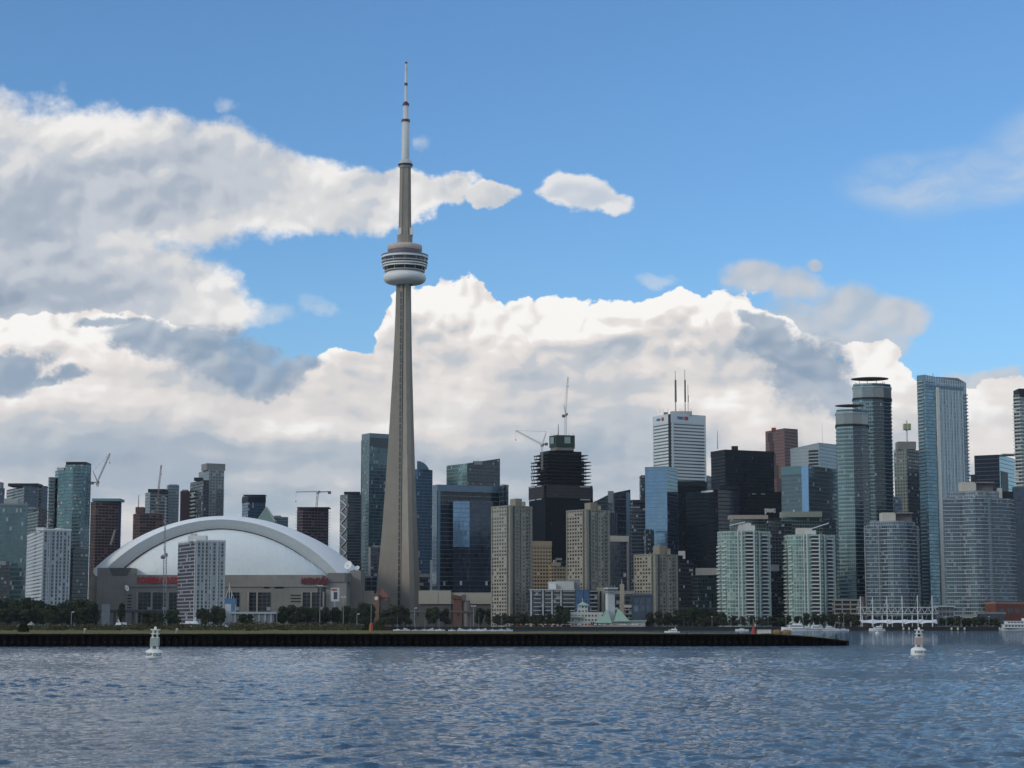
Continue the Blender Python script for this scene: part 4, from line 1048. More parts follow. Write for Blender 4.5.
for px, y1, r_ in ((675.7, 371, .8), (685.2, 369.5, .7), (688.2, 385, .4)):
    o_ = mast(b.root, px, 413, y1, 2316, r_, .35, mat('mast_grey', (.30, .28, .26), .6), 'antenna_mast')
    MB().tube((xx(px, 400, 2316), 2316, zz(402, 2316)), (xx(px, 400, 2316), 2316, zz(380 if r_ > .6 else 395, 2316)), r_ * 1.6, r_ * 1.4).build('antenna_array', mat('array_dark', (.12, .10, .09), .6), o_)
for px in (660, 663, 668, 680, 682, 691): mast(b.root, px, 413, 408.5, 2312, .25)
ptx = fp(b, 1, .30); text_obj('BMO', 4.4, mat('sign_blue', (.06, .14, .30), .5), (ptx[0] - 1, ptx[1] - 1.3, b.zt - 4.3), R(90 - 62), b.root, ext=.1)
pc = fp(b, 1, .42); MB().obox((pc[0] - 1.2, pc[1] - .9), (pc[0] + 3.0, pc[1] + 1.2), .5, b.zt - 6.4, b.zt - 2.2).build('emblem', SIGNR, b.root)
ptx = fp(b, 0, .32); text_obj('BMO', 3.6, mat('sign_blue', (.06, .14, .30), .5), (ptx[0] - .6, ptx[1] - 1.0, b.zt - 4.6), R(-62), b.root, ext=.1)
pc = fp(b, 0, .50); MB().obox((pc[0], pc[1]), fp(b, 0, .62), .7, b.zt - 6.6, b.zt - 2.6).build('emblem', SIGNR, b.root)
# black bank towers
bk = fac('black_steel_wall', (.006, .007, .010), (.004, .005, .009), 3.8, 1.5, .7, .7, refl=0, var=.6, blind=.012, bcol=(.07, .07, .08), rough=.25, wrough=.6, ior=1.28)
bk2 = fac('black_steel_front', (.009, .010, .014), (.006, .0075, .012), 3.8, 1.5, .7, .7, refl=0, var=.6, blind=.012, bcol=(.07, .07, .08), rough=.25, wrough=.6, ior=1.28)
faint = mat('black_spandrel', (.012, .013, .018), .7)
b = B('office_tower', 'plain black office slab just below the white striped bank tower', 677, 678, 707, 481, 2000, bk, a=72); slabs(b, b.zt - 6, .25, 4.5, DARK, z0=b.zt - 5, z1=b.zt - 4.8, name='louvre_band')
b = B('office_tower', 'very dark glass office tower with a white sign on its roof edge', 685.5, 718, 740, 489, 1860, fac('dark_mixed', (.016, .018, .026), (.008, .010, .018), 3.8, 1.8, .7, .9, refl=0, blind=.02, bcol=(.05, .055, .07), ior=1.2, wrough=.8), fac('dark_navy_front', (.018, .026, .042), (.008, .013, .026), 3.8, 1.8, .8, .85, refl=.0, blind=0), a=56); slabs(b, 3.8, .1, .25, faint)
q0, q1 = fp(b, 0, .50), fp(b, 0, .86); MB().obox(q0, q1, .5, b.zt - 2.4, b.zt - .6).build('sign_strip', WHITE, b.root)
pent(b, 719, 738, 486.5, DARK, 4, 16)
b = B('bank_tower', 'largest black bank tower with a thin mast on its roof', 711, 725, 774, 449.5, 2120, bk, bk2, a=66, cat='skyscraper'); slabs(b, 3.8, .12, .5, faint)
slabs(b, b.zt - 7, .3, 6.5, BLACK, z0=b.zt - 6.5, z1=b.zt - 6.3, name='louvre_band'); pent(b, 732, 738, 446, DARK, 8, 6); mast(b.root, 717.6, 449, 431, 2135, .6, .3)
b = B('office_tower', 'black glass block with a pale pwc sign, right of the largest black tower', 738.5, 740, 781.5, 491, 1960, bk2, a=74); slabs(b, 3.8, .12, .4, faint); slabs(b, 8, .2, 3, BLACK, z0=b.zt - 3.2, z1=b.zt - 3.1, name='louvre_band')
for px in (752, 761): MB().box(xx(px, 495, 1955), xx(px + 4, 495, 1955), 1954, 1955, zz(494.5, 1955), zz(493.5, 1955)).build('pale_panel', GREYP, b.root)  # small plain grey panels below the roofline
text_obj('pwc', 7.6, mat('sign_pale', (.50, .50, .46), .5), (xx(772, 509.5, 1950), fp(b, 1, .7)[1] - 4, zz(509.2, 1950)), 0, b.root, width=xx(778, 510, 1950) - xx(767, 510, 1950), ext=.3)
b = B('bank_tower', 'narrow teal grey tower seen between the striped bank and the largest black tower', 704.5, 706, 712, 476, 2500, fac('tealgrey', (.10, .13, .15), (.05, .08, .10), 3.8, 2), a=70); pent(b, 706, 709, 475.5)
# red granite tower
rg = fac('red_granite', (.15, .072, .062), (.035, .020, .022), 3.9, 2.4, .45, .5, refl=0, var=.4, blind=0, wvar=.06); rgd = fac('red_granite_front', (.12, .05, .046), (.03, .014, .016), 3.9, 2.4, .45, .5, refl=0, var=.4, blind=0)
b = B('bank_tower', 'dark red granite skyscraper with a stepped notch in its side', 765.5, 784.5, 798, 429.5, 2260, rg, rgd, a=42, cat='skyscraper', slope=[431.5, 428.2, 429.2, 431])
nd = mat('notch_shadow_granite', (.035, .016, .017), .6)  # notch shade painted as dark strips laid on the face
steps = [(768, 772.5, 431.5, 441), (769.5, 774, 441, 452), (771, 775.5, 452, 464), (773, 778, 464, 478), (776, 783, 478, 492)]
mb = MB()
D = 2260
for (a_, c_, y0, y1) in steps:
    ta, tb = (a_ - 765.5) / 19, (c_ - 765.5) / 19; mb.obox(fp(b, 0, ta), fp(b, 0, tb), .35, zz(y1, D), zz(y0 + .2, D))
mb.build('stepped_notch_shade', nd, b.root); pent(b, 772, 776, 427.6, RUST, 8, 5)
# grey white tower and teal block
gw = fac('pale_stone_wall', (.28, .31, .32), (.24, .27, .28), 3.9, 2.2, .6, .6, refl=0, blind=0, var=.1)
b = B('office_tower', 'pale grey stone tower with a dark slotted panel behind the teal banded block', 790.5, 819, 840, 445, 2060, gw, a=35, slope=[450, 443.8, 446, 450]); parapet(b, m=mat('pale_parapet', (.30, .33, .34), .7))
for i in range(7): MB().obox(fp(b, 0, .64), fp(b, 0, .98), .3, zz(451.8 + 3.3 * i, 2060), zz(449.8 + 3.3 * i, 2060)).build('louvre_slot', DARK, b.root)
mast(b.root, 822.5, 445, 424, 2070, .2, .1)
tb1 = fac('teal_banded', (.10, .145, .165), (.02, .042, .06), 4.0, 2.6, .55, .92, refl=.2, blind=.1, bcol=(.10, .14, .16)); tb2 = fac('teal_dark_banded', (.045, .065, .08), (.012, .022, .034), 4.0, 2.6, .65, .92, refl=.1, blind=.03)
b = B('office_tower', 'teal banded glass block with one bright blue corner strip', 781.5, 808, 838, 465.5, 1850, tb1, tb2, a=38); slabs(b, 4.0, .12, .25, mat('teal_reveal', (.08, .11, .125), .5))
cs = mat('sky_blue_corner', (.13, .22, .34), .25, .5); pier(b, 0, .90, 7.5, .8, cs); MB().obox(fp(b, 0, 0), fp(b, 0, .8), .5, zz(474, 1850), b.zt).build('top_glass_band', mat('teal_band', (.07, .12, .135), .2, .3), b.root)
# behind the white green condos
b = B('condo_tower', 'pink beige capped green glass condominium behind the left white balcony tower', 730, 731, 770, 519, 1690, fac('green_back', (.20, .25, .22), (.05, .09, .08), 3.1, 2.2, .7, .8, refl=.2), a=75); pent(b, 730, 768, 515, mat('pink_cap', (.34, .29, .25), .8), .5, 18); slabs(b, 3.1, .3, .25)
b = B('condo_tower', 'dark tower of stacked balconies between the two white balcony towers', 767, 768, 792, 521, 1670, fac('dark_balc', (.06, .065, .065), G['navy'], 3.1, 3, .7, .8), a=75); slabs(b, 3.1, .9, .28, SLABD); pent(b, 770, 780, 518, DARK)
b = B('apartment_block', 'low dark block with a white rooftop box between the two white balcony towers', 769, 770, 786, 571, 1600, fac('dark_low', (.05, .055, .06), G['navy'], 3.1, 3, .7, .8), a=75); slabs(b, 3.1, .8, .28, SLABD); pent(b, 769, 779, 564.6, OFFW, 2, 8)
b = B('condo_tower', 'green glass condominium with a flat beige roof behind the right white balcony tower', 781.5, 783, 823, 517, 1690, fac('green_back2', (.17, .22, .20), (.04, .085, .075), 3.1, 2.4, .7, .8, refl=.2), a=75); pent(b, 782, 822, 511.5, mat('sage_cap', (.26, .28, .235), .8), .5, 16); slabs(b, 3.1, .7, .25); mast(b.root, 794, 512, 510, 1695, .8, .8, WHITE, 'roof_beacon')
b = B('condo_tower', 'dark grey glass slab behind and right of the right white balcony tower', 818, 819, 836, 520, 1700, fac('dgrey', (.07, .085, .09), G['dteal'], 3.1, 2.4), a=75); slabs(b, 3.1, .3, .25, SLABD); pent(b, 822, 830, 518.6)
# low columned block
lc = fac('green_column_wall', (.04, .055, .05), (.03, .065, .055), 3.1, 2.1, .85, .8, refl=.1, var=.9, blind=.05)
b = B('apartment_block', 'dark green columned block with a wide beige roof box', 692.5, 699, 718, 575, 1620, fac('lc_side', (.04, .045, .045), G['navy'], 3.1, 3, .6, .8), lc, a=66); slabs(b, 3.1, .25, .2, SLABD); pent(b, 697, 718, 568, mat('beige_box', (.40, .375, .33), .8), 2, 14)
b = B('office_block', 'small dark block with a white corner on its roof right of the short beige tower', 677.5, 678, 694, 560, 1750, fac('black_low', (.012, .014, .02), G['black'], 3.8, 2), a=75)
MB().box(xx(678.5, 552, 1750), xx(685, 552, 1750), 1748, 1752, zz(555.5, 1750), zz(551, 1750)).box(xx(682.5, 552, 1750), xx(685, 552, 1750), 1747.5, 1747.9, zz(559, 1750), zz(555.4, 1750)).build('roof_corner', OFFW, b.root)
# white balcony condos
def balcony_condo(label, x0, x1, yt, D, pl, pr, py, wing):
    w_ = x1 - x0
    c1 = fac('aqua_condo_wall', (.30, .37, .34), (.07, .135, .12), 3.05, 2.3, .66, .80, refl=.25, var=.6, blind=.14, bcol=(.26, .32, .30))
    b = B('condo_tower', label, 0, 0, 0, yt, D, c1, front=[(x0 + 4, 13), (x0 + 8, 4), (x0 + w_ * .30, 0), (x0 + w_ * .46, -1), (x0 + w_ * .52, -4), (x0 + w_ * .78, -4), (x0 + w_ * .80, 0), (x1 - .5, 5), (x1, 14)], dep=14, group='white balconied condominium towers on the waterfront')
    ws = mat('white_balcony', (.52, .56, .53), .7, var=.05); dk = mat('loggia_shade', (.05, .045, .05), .8)
    for i, (t0, t1) in {2: (.02, .98), 4: (.05, .95), 6: (.1, .9)}.items(): pass
    MB().obox(fp(b, 4, .22), fp(b, 4, .72), .3, 6, b.zt - 1).build('loggia_shade_strip', dk, b.root); MB().obox(fp(b, 6, .35), fp(b, 6, .85), .3, 6, b.zt - 3).build('loggia_shade_strip', dk, b.root)  # dark strips on the wall paint the shade of deep loggias
    slabs(b, 3.05, .35, .30, ws); balconies(b, 0, .1, .95, 3.05, 1.5, 1.0, m=ws, z1=b.zt - 12); balconies(b, 1, .1, .5, 3.05, 1.4, 1.0, m=ws, z1=b.zt - 8)
    balconies(b, 4, .20, .74, 3.05, 1.3, .95, m=ws, z1=b.zt - 2); balconies(b, 6, .30, .90, 3.05, 1.4, .95, m=ws, z1=b.zt - 4)
    for i, q in ((3, .0), (3, 1.0), (4, .80), (6, .05), (7, .5)): pier(b, i, q, .7, 1.3, ws)
    pent(b, pl, pr, py, mat('warm_white', (.52, .49, .43), .7), 3, 9, z0=b.zt); pent(b, pl + (pr - pl) * .55, pr + 4, py + 2.4, ws, 1.5, 9, z0=b.zt)
    D2 = D + 2
    mb = MB(); xa, xb_ = xx(wing[0], wing[1], D2), xx(wing[2], wing[3], D2); mb.prism([(xa, D2), (xb_, D2), (xb_, D2 + 12), (xa, D2 + 12)], [zz(wing[1] + .9, D2), zz(wing[3] + .9, D2)] * 1 + [zz(wing[3] + .9, D2), zz(wing[1] + .9, D2)], [zz(wing[1], D2), zz(wing[3], D2), zz(wing[3], D2), zz(wing[1], D2)], bottom=True); mb.build('wing_roof', WHITE, b.root)
    return b
balcony_condo('left of two white and aqua balcony towers, below the black bank towers', 713.5, 769, 531, 1550, 738, 751, 523, (731, 524.5, 745, 521.5))
balcony_condo('right one of the two white and aqua balcony towers, beside the twin teal towers', 780, 834, 534.5, 1550, 797, 812, 528, (812, 528, 829, 522.5))
# twin teal towers with saucer roofs
def saucer_tower(label, x0, x1, yt, D, cy0, cy1, cx0, cx1):
    w_ = x1 - x0; xm = x0 + w_ * .55
    c1 = fac('aqua_banded', (.26, .35, .35), (.022, .055, .065), 3.3, 1.7, .58, .85, refl=.25, var=.5, blind=.06, bcol=(.16, .22, .22)); c2 = fac('aqua_banded_shade', (.065, .095, .115), (.010, .022, .036), 3.3, 1.7, .66, .95, refl=.12, var=.6, blind=.02)
    pts = [(x0, 16), (x0 + .6, 5), (x0 + w_ * .25, 0), (x0 + w_ * .52, -2), (x0 + w_ * .56, -2), (x0 + w_ * .8, 1), (x1 - .4, 7), (x1, 16)]
    b = B('condo_tower', label, 0, 0, 0, yt, D, c1, front=pts, dep=18, group=None)
    # right hand faces: shade painted as darker wall and glass colours
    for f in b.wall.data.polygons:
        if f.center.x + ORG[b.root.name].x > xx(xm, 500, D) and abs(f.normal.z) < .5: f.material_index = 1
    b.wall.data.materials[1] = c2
    slabs(b, 3.3, .55, .28, mat('aqua_slab', (.27, .35, .36), .6), z1=b.zt - 16)
    g_ = mat('crown_bronze_glass', (.20, .20, .19), .2, .5); MB().prism(shrink(b.poly, .5), b.zt - 12.5, b.zt - 4.0).build('crown_glass', g_, b.root); MB().prism(shrink(b.poly, .9), b.zt - 14.2, b.zt - 12.6, bottom=True).build('crown_band', DARK, b.root); MB().prism(shrink(b.poly, .8), b.zt - 3.8, b.zt - 2.4, bottom=True).build('crown_band', mat('aqua_slab', (.27, .35, .36), .6), b.root)
    cxm = xx((cx0 + cx1) / 2, yt, D); r = (xx(cx1, yt, D) - xx(cx0, yt, D)) / 2
    MB().prism(shrink(b.poly, -5), b.zt, zz(cy1 + 1.2, D)).build('roof_plant', GREYP, b.root)
    yc = D + 9
    d_ = MB().lathe(cxm, yc, [(0, zz(cy0 + 2.2, D)), (r * .6, zz(cy0 + 2.2, D)), (r, zz(cy0 + 1.5, D)), (r, zz(cy0 + 1.0, D)), (r * .3, zz(cy0, D)), (0, zz(cy0, D))], 40, sy=.8).build('saucer_roof', mat('saucer_grey', (.13, .12, .11), .6), b.root)
    for i in range(10):
        a_ = 2 * math.pi * i / 10; MB().bar((cxm + r * .72 * math.cos(a_), yc + r * .55 * math.sin(a_), b.zt - .2), (cxm + r * .8 * math.cos(a_), yc + r * .6 * math.sin(a_), zz(cy1 - .5, D)), .5).build('roof_post', WHITE, b.root)
    return b
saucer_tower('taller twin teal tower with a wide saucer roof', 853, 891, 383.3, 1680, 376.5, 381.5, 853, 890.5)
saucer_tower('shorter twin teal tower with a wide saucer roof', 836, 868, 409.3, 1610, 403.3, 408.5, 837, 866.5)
# tower with the green cube beacon
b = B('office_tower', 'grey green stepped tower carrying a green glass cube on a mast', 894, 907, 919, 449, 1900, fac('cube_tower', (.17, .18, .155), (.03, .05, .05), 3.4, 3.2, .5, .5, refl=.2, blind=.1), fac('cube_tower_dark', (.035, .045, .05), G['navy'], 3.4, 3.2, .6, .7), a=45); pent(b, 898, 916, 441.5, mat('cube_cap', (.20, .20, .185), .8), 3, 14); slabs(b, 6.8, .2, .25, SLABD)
D = 1908; x = xx(907, 430, D); mast(b.root, 907, 442, 420, D, 1.0, .5, WHITE, 'beacon_mast')
MB().box(x - 3.4, x + 3.4, D - 3.4, D + 3.4, zz(429.8, D), zz(424, D)).build('beacon_cube', TEALG, b.root); MB().tube((x, D, zz(424, D)), (x, D, zz(419.5, D)), .8, .05, 6).build('beacon_tip', STEEL, b.root); MB().box(x - .5, x + .5, D - 3.7, D + 3.7, zz(430.3, D), zz(423.6, D)).box(x - 3.7, x + 3.7, D - .5, D + .5, zz(430.3, D), zz(423.6, D)).build('beacon_frame', mat('pale_frame_b', (.45, .5, .4), .5), b.root)
b = B('office_block', 'pale blue glass low block at the foot of the green cube tower', 893, 894, 902, 497, 1850, fac('pale_blue_low', (.11, .15, .20), (.08, .12, .19), 3.5, 2, .7, .8, refl=.4), a=75); pent(b, 894, 899, 496.5)
# tall slab on the right with the white fin
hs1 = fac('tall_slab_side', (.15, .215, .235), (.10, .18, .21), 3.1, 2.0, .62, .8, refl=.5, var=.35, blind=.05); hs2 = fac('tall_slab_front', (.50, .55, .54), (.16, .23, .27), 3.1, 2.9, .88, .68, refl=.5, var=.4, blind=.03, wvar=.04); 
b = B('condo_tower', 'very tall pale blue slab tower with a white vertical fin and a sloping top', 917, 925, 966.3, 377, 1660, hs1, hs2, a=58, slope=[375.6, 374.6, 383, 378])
tgm = fac('corner_glass', (.10, .17, .20), (.13, .22, .27), 3.1, 2.2, .80, .92, refl=.65, var=.35, blind=.02, wmetal=.3)
MB().obox(fp(b, 1, .0), fp(b, 1, .225), .3, 3, b.zts[1] - 6).build('corner_glazing', tgm, b.root); MB().obox(fp(b, 1, -.001), fp(b, 1, .92), .55, zz(387, 1660), zz(384.3, 1660)).build('top_glass_band', mat('top_band', (.10, .16, .20), .25, .3), b.root)
pier(b, 1, .285, 3.4, 1.2, mat('cream_fin', (.74, .71, .62), .7), z1=zz(386.5, 1660), name='fin'); 
for q in (.40, .48, .56, .64, .72, .80, .88): pier(b, 1, q, .85, .5, mat('pale_mullion', (.60, .64, .62), .6), z1=zz(388, 1660), name='mullion')
balconies(b, 1, .93, 1.0, 3.1, 1.6, 1.0, m=mat('slab_blue_grey2', (.20, .25, .29), .7), z1=zz(392, 1660)); balconies(b, 0, .15, .85, 3.1, 1.3, 1.0, m=mat('pale_balc', (.34, .38, .38), .7), z1=zz(380, 1660)); mast(b.root, 933, 378, 373, 1668, .5, .2, STEEL)
# rounded condominiums
def round_condo(label, outline, yt, D, pl, pr, py, dark_from, dep=26):
    c1 = fac('round_condo_wall', (.24, .28, .30), (.03, .055, .08), 3.05, 1.9, .70, .86, refl=.40, var=.5, blind=.10, bcol=(.20, .23, .25))
    b = B('condo_tower', label, 0, 0, 0, yt, D, c1, front=outline, dep=dep, group='rounded white ringed condominium towers on the waterfront')
    ws = mat('ring_slab', (.60, .63, .66), .7, var=.05); slabs(b, 3.05, .75, .30, ws)
    slabs(b, 3.05, .70, .07, mat('rail_top', (.20, .22, .24), .4), z0=b.zb + 3.05 + 1.15, name='railing_top')
    pent(b, pl, pr, py, mat('cream_drum', (.50, .46, .39), .7), 4, 12, z0=b.zt); p_ = pent(b, pr, pr + (pr - pl) * 1.2, py + .4, mat('brown_grey_cap', (.15, .13, .13), .7), 8, 12, z0=b.zt)
    pent(b, pr - 1, pr + (pr - pl) * 1.3, py - .2, mat('flat_cap', (.22, .20, .19), .7), 4, 14, z0=zz(py + 1.0, D + 4), name='canopy_roof')
    return b
b = round_condo('left rounded condominium ringed by white floors below the twin teal towers', [(866, 12), (866.4, 3), (874, 1), (881, 0), (882, -2), (887, -6), (893, -8), (900, -8), (907, -5), (912, 1), (917, 8), (919, 18)], 525, 1560, 882, 895.5, 512.5, 0)
MB().prism(shrink(b.poly, -3), b.zt, zz(521, 1560)).build('stepped_top', fac('step_top', (.25, .28, .30), (.05, .08, .10), 3.05, 1.9), b.root)
for px in (866.6, 880.5): mast(b.root, px, 620, 526, 1557, .45, .45, mat('column_grey', (.26, .28, .29), .6), 'corner_column', z0=3)
b = round_condo('right rounded condominium ringed by white floors below the gold emblem block', [(944, 12), (944.5, 3), (954, 1), (961.5, 0), (962.5, -2), (968, -6), (975, -8.5), (982, -8.5), (988, -6), (992, -1), (998, 0), (1010, 8), (1014, 20)], 498, 1560, 962, 976, 482, 0)
MB().prism(shrink(b.poly, -3.5), b.zt, zz(491, 1560)).build('stepped_top', fac('step_top', (.25, .28, .30), (.05, .08, .10), 3.05, 1.9), b.root)
pent(b, 998, 1002, 488, OFFW, 6, 6, z0=b.zt); pent(b, 1002, 1013, 491.5, DARK, 8, 8, z0=b.zt)
# right edge
b = B('office_block', 'navy cube office with a gold emblem on its pale right face', 974.5, 999.5, 1046, 454.5, 1820, fac('navy_face', (.035, .045, .065), (.022, .032, .05), 3.9, 1.6, .85, .9, refl=.25, blind=0, var=.25), fac('pale_face', (.17, .21, .25), (.14, .18, .22), 3.9, 1.8, .85, .94, refl=.2, blind=0, var=.15), a=30); slabs(b, 3.9, .08, .2, SLABD)
ex, ey = fp(b, 1, .20); c_ = xx(1011.5, 461, ey - 3); o_ = MB().lathe(0, 0, [(3.4, -.3), (3.4, .3), (0, .3)], 24); M_ = Matrix.Translation((c_, fp(b, 1, .26)[1] - 1.2, zz(461, 1820))) @ Matrix.Rotation(R(30 - 0), 4, 'Z') @ Matrix.Rotation(R(90), 4, 'X'); o_.v = [tuple(M_ @ Vector(v)) for v in o_.v]; o_.build('gold_emblem', GOLD, b.root)
o_ = MB().lathe(0, 0, [(1.5, -.5), (1.5, .5), (0, .5)], 16); o_.v = [tuple(M_ @ Vector(v)) for v in o_.v]; o_.build('emblem_boss', mat('gold_dark', (.16, .06, .03), .5), b.root)
MB().obox(fp(b, 1, .02), fp(b, 1, .16), .3, 3, zz(471, 1820)).build('recess_shade_strip', BLACK, b.root); pent(b, 1003, 1020, 453.6)  # black strip on the right face paints the shade of a recess
b = B('office_block', 'thin dark step block left of the navy cube office', 971, 972, 977, 475, 1830, mat('navy_plain', (.015, .02, .03), .4), a=75); pent(b, 972, 975, 474.5, DARK)
b = B('condo_tower', 'white balcony tower with a dark cap cut by the right picture edge', 1013.5, 1020, 1046, 394.5, 1700, fac('edge_tower', (.40, .43, .41), (.02, .03, .035), 3.3, 3, .55, .9), a=50); slabs(b, 3.3, .9, .8, mat('edge_white_slab', (.66, .69, .66), .7), z1=b.zt - 8); pent(b, 1018.5, 1040, 388.5, DARK, 1, 18)
b = B('office_tower', 'dark steel blue glass block cut by the right picture edge', 1012.5, 1014, 1050, 487, 1600, fac('steel_edge', (.03, .05, .075), (.025, .05, .085), 3.9, 2.0, .85, .92, refl=.25, var=.5, blind=0), a=78); slabs(b, 7.8, .08, .2, SLABD)
pent(b, 1018, 1040, 485.5)

# ================================================================== in front of the skyline
b = B('apartment_block', 'white gridded apartment tower standing in front of the stadium roof', 178, 196, 225.5, 541, 1600, fac('white_strip_wall2', (.22, .22, .25), (.05, .045, .06), 3.05, 2.7, .62, .94, blind=.05, var=.5),
      fac('white_pier_wall2', (.30, .33, .34), (.018, .024, .032), 3.05, 3.4, .66, .60, blind=.1, pier=1, pierw=.3, pcol=(.42, .45, .45)), a=64)
slabs(b, 3.05, .12, .22, mat('white_slab_edge2', (.42, .43, .44), .7)); parapet(b, m=WHITE)
for q in (.03, .30, .52, .74, .97): pier(b, 1, q, .9, .5, mat('pier_pale2', (.46, .49, .48), .7))
pier(b, 0, .97, 1.4, .5, mat('pier_pale2', (.46, .49, .48), .7))
pent(b, 188, 206, 535.5, WHITE, 6, 10); pent(b, 190, 196, 533.5, OFFW, 8, 6)

# ---- tower cranes
def lattice(mb, p, q, w, n, th=.28):
    p, q = Vector(p), Vector(q); d = (q - p).normalized(); up = Vector((0, 1, 0)) if abs(d.z) > .5 else Vector((0, 0, 1))
    x = d.cross(up).normalized() * w / 2; y = d.cross(x).normalized() * w / 2; cs = [x + y, x - y, -x - y, y - x]
    for c in cs: mb.bar(p + c, q + c, th)
    for i in range(n):
        a, b2 = p + (q - p) * i / n, p + (q - p) * (i + 1) / n
        for k_ in range(4):
            c, e = cs[k_], cs[(k_ + 1) % 4]
            if i % 2: c, e = e, c
            mb.bar(a + c, b2 + e, th * .7)
def crane(label, base, top, jib, D, cj=None, m=CRANE, aframe=None, w=1.6, zb=None, jw=1.2):
    """luffing crane given by picture columns/rows at distance D"""
    X = lambda p: Vector((xx(p[0], p[1], D), D, zz(p[1], D)))
    B0, T0 = X(base), X(top)
    if zb is not None: B0.z = zb
    t = thing('tower_crane', label, 'crane', B0)
    mb = MB(); lattice(mb, B0, T0, w, max(4, int((T0.z - B0.z) / 2.5))); mb.build('crane_mast', m, t)
    MB().box(T0.x - w * .9, T0.x + w * .9, D - w * .9, D + w * .9, T0.z - .6, T0.z + 1.2).build('slewing_ring', STEEL, t)
    MB().box(T0.x + .8, T0.x + 2.4, D - 2.2, D - .6, T0.z + .2, T0.z + 2.4).build('cab', mat('crane_cab', (.10, .11, .12), .4), t)
    J = X(jib); S = T0 + Vector((0, 0, 1.6)); mb = MB(); lattice(mb, S, J, jw, max(5, int((J - S).length / 2.6)), .24); j = mb.build('jib', m, t)
    if aframe:
        A = X(aframe); MB().bar(T0 + Vector((0, 0, 1)), A, .5).bar(T0 + Vector((1.2, 0, 1)), A, .4).build('a_frame', m, t)
        MB().bar(A, J, .14).build('pendant_cable', DARK, t)
    if cj:
        C_ = X(cj); MB().bar(T0 + Vector((0, 0, 1)), C_ + Vector((0, 0, .4)), 1.0).build('counter_jib', m, t)
        MB().box(C_.x - 1.6, C_.x + 1.6, D - 1.4, D + 1.4, C_.z - 2.0, C_.z + .8).build('counterweight', mat('counterweight', (.12, .12, .12), .8), t)
    J2 = J + Vector((0, 0, -.5)); MB().bar(J2, J2 - Vector((0, 0, 9)), .12).box(J2.x - .5, J2.x + .5, D - .4, D + .4, J2.z - 10, J2.z - 9).build('hook', DARK, t)
    return t
crane('luffing crane with raised jib behind the netted concrete tower', (97.3, 500), (97.3, 483.5), (110, 453.5), 2012, (92.2, 482.5), CRANER, (93, 471), zb=150)
crane('crane with near vertical jib in front of the grey banded tower', (157, 530), (157.4, 503), (161.3, 465), 2020, (155.6, 504), CRANER, (156, 497), zb=60)
crane('flat jib crane on top of the purple brown concrete frame', (316.4, 508), (317.8, 493), (296, 492), 2006, (329.5, 492), CRANER, None, zb=zz(508, 2006), jw=.7)
crane('tall crane with its jib straight up on the black skyscraper', (565.6, 436), (565.6, 415.5), (568.0, 377), 2016, (563.6, 415.5), CRANE, (563.8, 405), zb=zz(446, 2016), w=1.9)
crane('crane with its jib lowered to the left on the black skyscraper', (542, 454), (542, 446), (515.8, 430.5), 1996, (546.4, 443.6), CRANE, (546.3, 431.5), zb=zz(470, 1996), w=1.7)
crane('slim lattice crane standing in front of the left half of the stadium', (165, 620), (165, 556), (165.6, 497), 1655, (163, 556.5), STEEL, (163.8, 548), zb=3, w=2.4, jw=.9)

# ---- low buildings round the tower foot
D = 1915.; t = thing('convention_hall', 'long low beige hall wall behind the foot of the concrete tower', 'building', (xx(430, 600, D), D + 30, 3))
bwm = mat('hall_beige', (.36, .335, .27), .85, var=.06)
for a_, c_, D, y0 in ((346, 373.6, 1800., 590.8), (418.6, 451, 1745., 590.5), (451.05, 492, 1747., 592.6)):
    MB().box(xx(a_, 600, D), xx(c_, 600, D), D, D + 9, zz(604, D), zz(y0, D)).build('upper_wall', bwm, t)
    MB().box(xx(a_, 600, D), xx(c_, 600, D), D + 1.5, D + 9, 3, zz(604, D) - .01).build('lower_wall', mat('hall_grey', (.11, .105, .10), .85), t)
D = 1745.
for px in (438, 464): MB().box(xx(px, 600, D), xx(px, 600, D) + .4, D - .12, D, zz(604, D), zz(593.0, D)).build('wall_joint', CONC_D, t)
D = 1700.; t = thing('clock_building', 'small brick building with a clock tower and reddish roof at the tower foot', 'building', (xx(381, 610, D), D + 8, 3))
brick = mat('red_brick', (.15, .075, .055), .85, var=.2, scale=1.5); X = lambda p: xx(p, 605, D)
MB().box(X(373.2), X(379.2), D, D + 6, 3, zz(594.5, D)).build('clock_tower', mat('brown_brick', (.20, .12, .08), .85), t)
MB().box(X(379.3), X(388.5), D + 2, D + 14, 3, zz(597.5, D)).build('wall', brick, t)
MB().box(X(380.5), X(387.5), D + 1.8, D + 2, 6, zz(600, D)).build('window', GLASSD, t)
mb = MB(); c = [(X(373), D - .5), (X(379.5), D - .5), (X(379.5), D + 6.5), (X(373), D + 6.5)]; ap = (X(376.2), D + 3, zz(592.6, D))
for i in range(4): mb.face([(*c[i], zz(594.5, D)), (*c[(i + 1) % 4], zz(594.5, D)), ap])
c2 = [(X(377.5), D + 1.5), (X(389), D + 1.5), (X(389), D + 14.5), (X(377.5), D + 14.5)]; ap = (X(381.5), D + 8, zz(587.4, D))
for i in range(4): mb.face([(*c2[i], zz(597.4, D)), (*c2[(i + 1) % 4], zz(597.4, D)), ap])
mb.build('roof', mat('rust_roof', (.17, .075, .06), .8), t)
ck = MB().lathe(0, 0, [(1.7, 0), (1.7, .2), (0, .2)], 20); M_ = Matrix.Translation((X(376.2), D - .02, zz(598.3, D))) @ Matrix.Rotation(R(90), 4, 'X'); ck.v = [tuple(M_ @ Vector(v)) for v in ck.v]; ck.build('clock_face', WHITE, t)
D = 1715.; X = lambda p: xx(p, 605, D); t = thing('roundhouse', 'reddish brown block with flared roof and a grey drum right of the tower foot', 'building', (X(461), D + 8, 3))
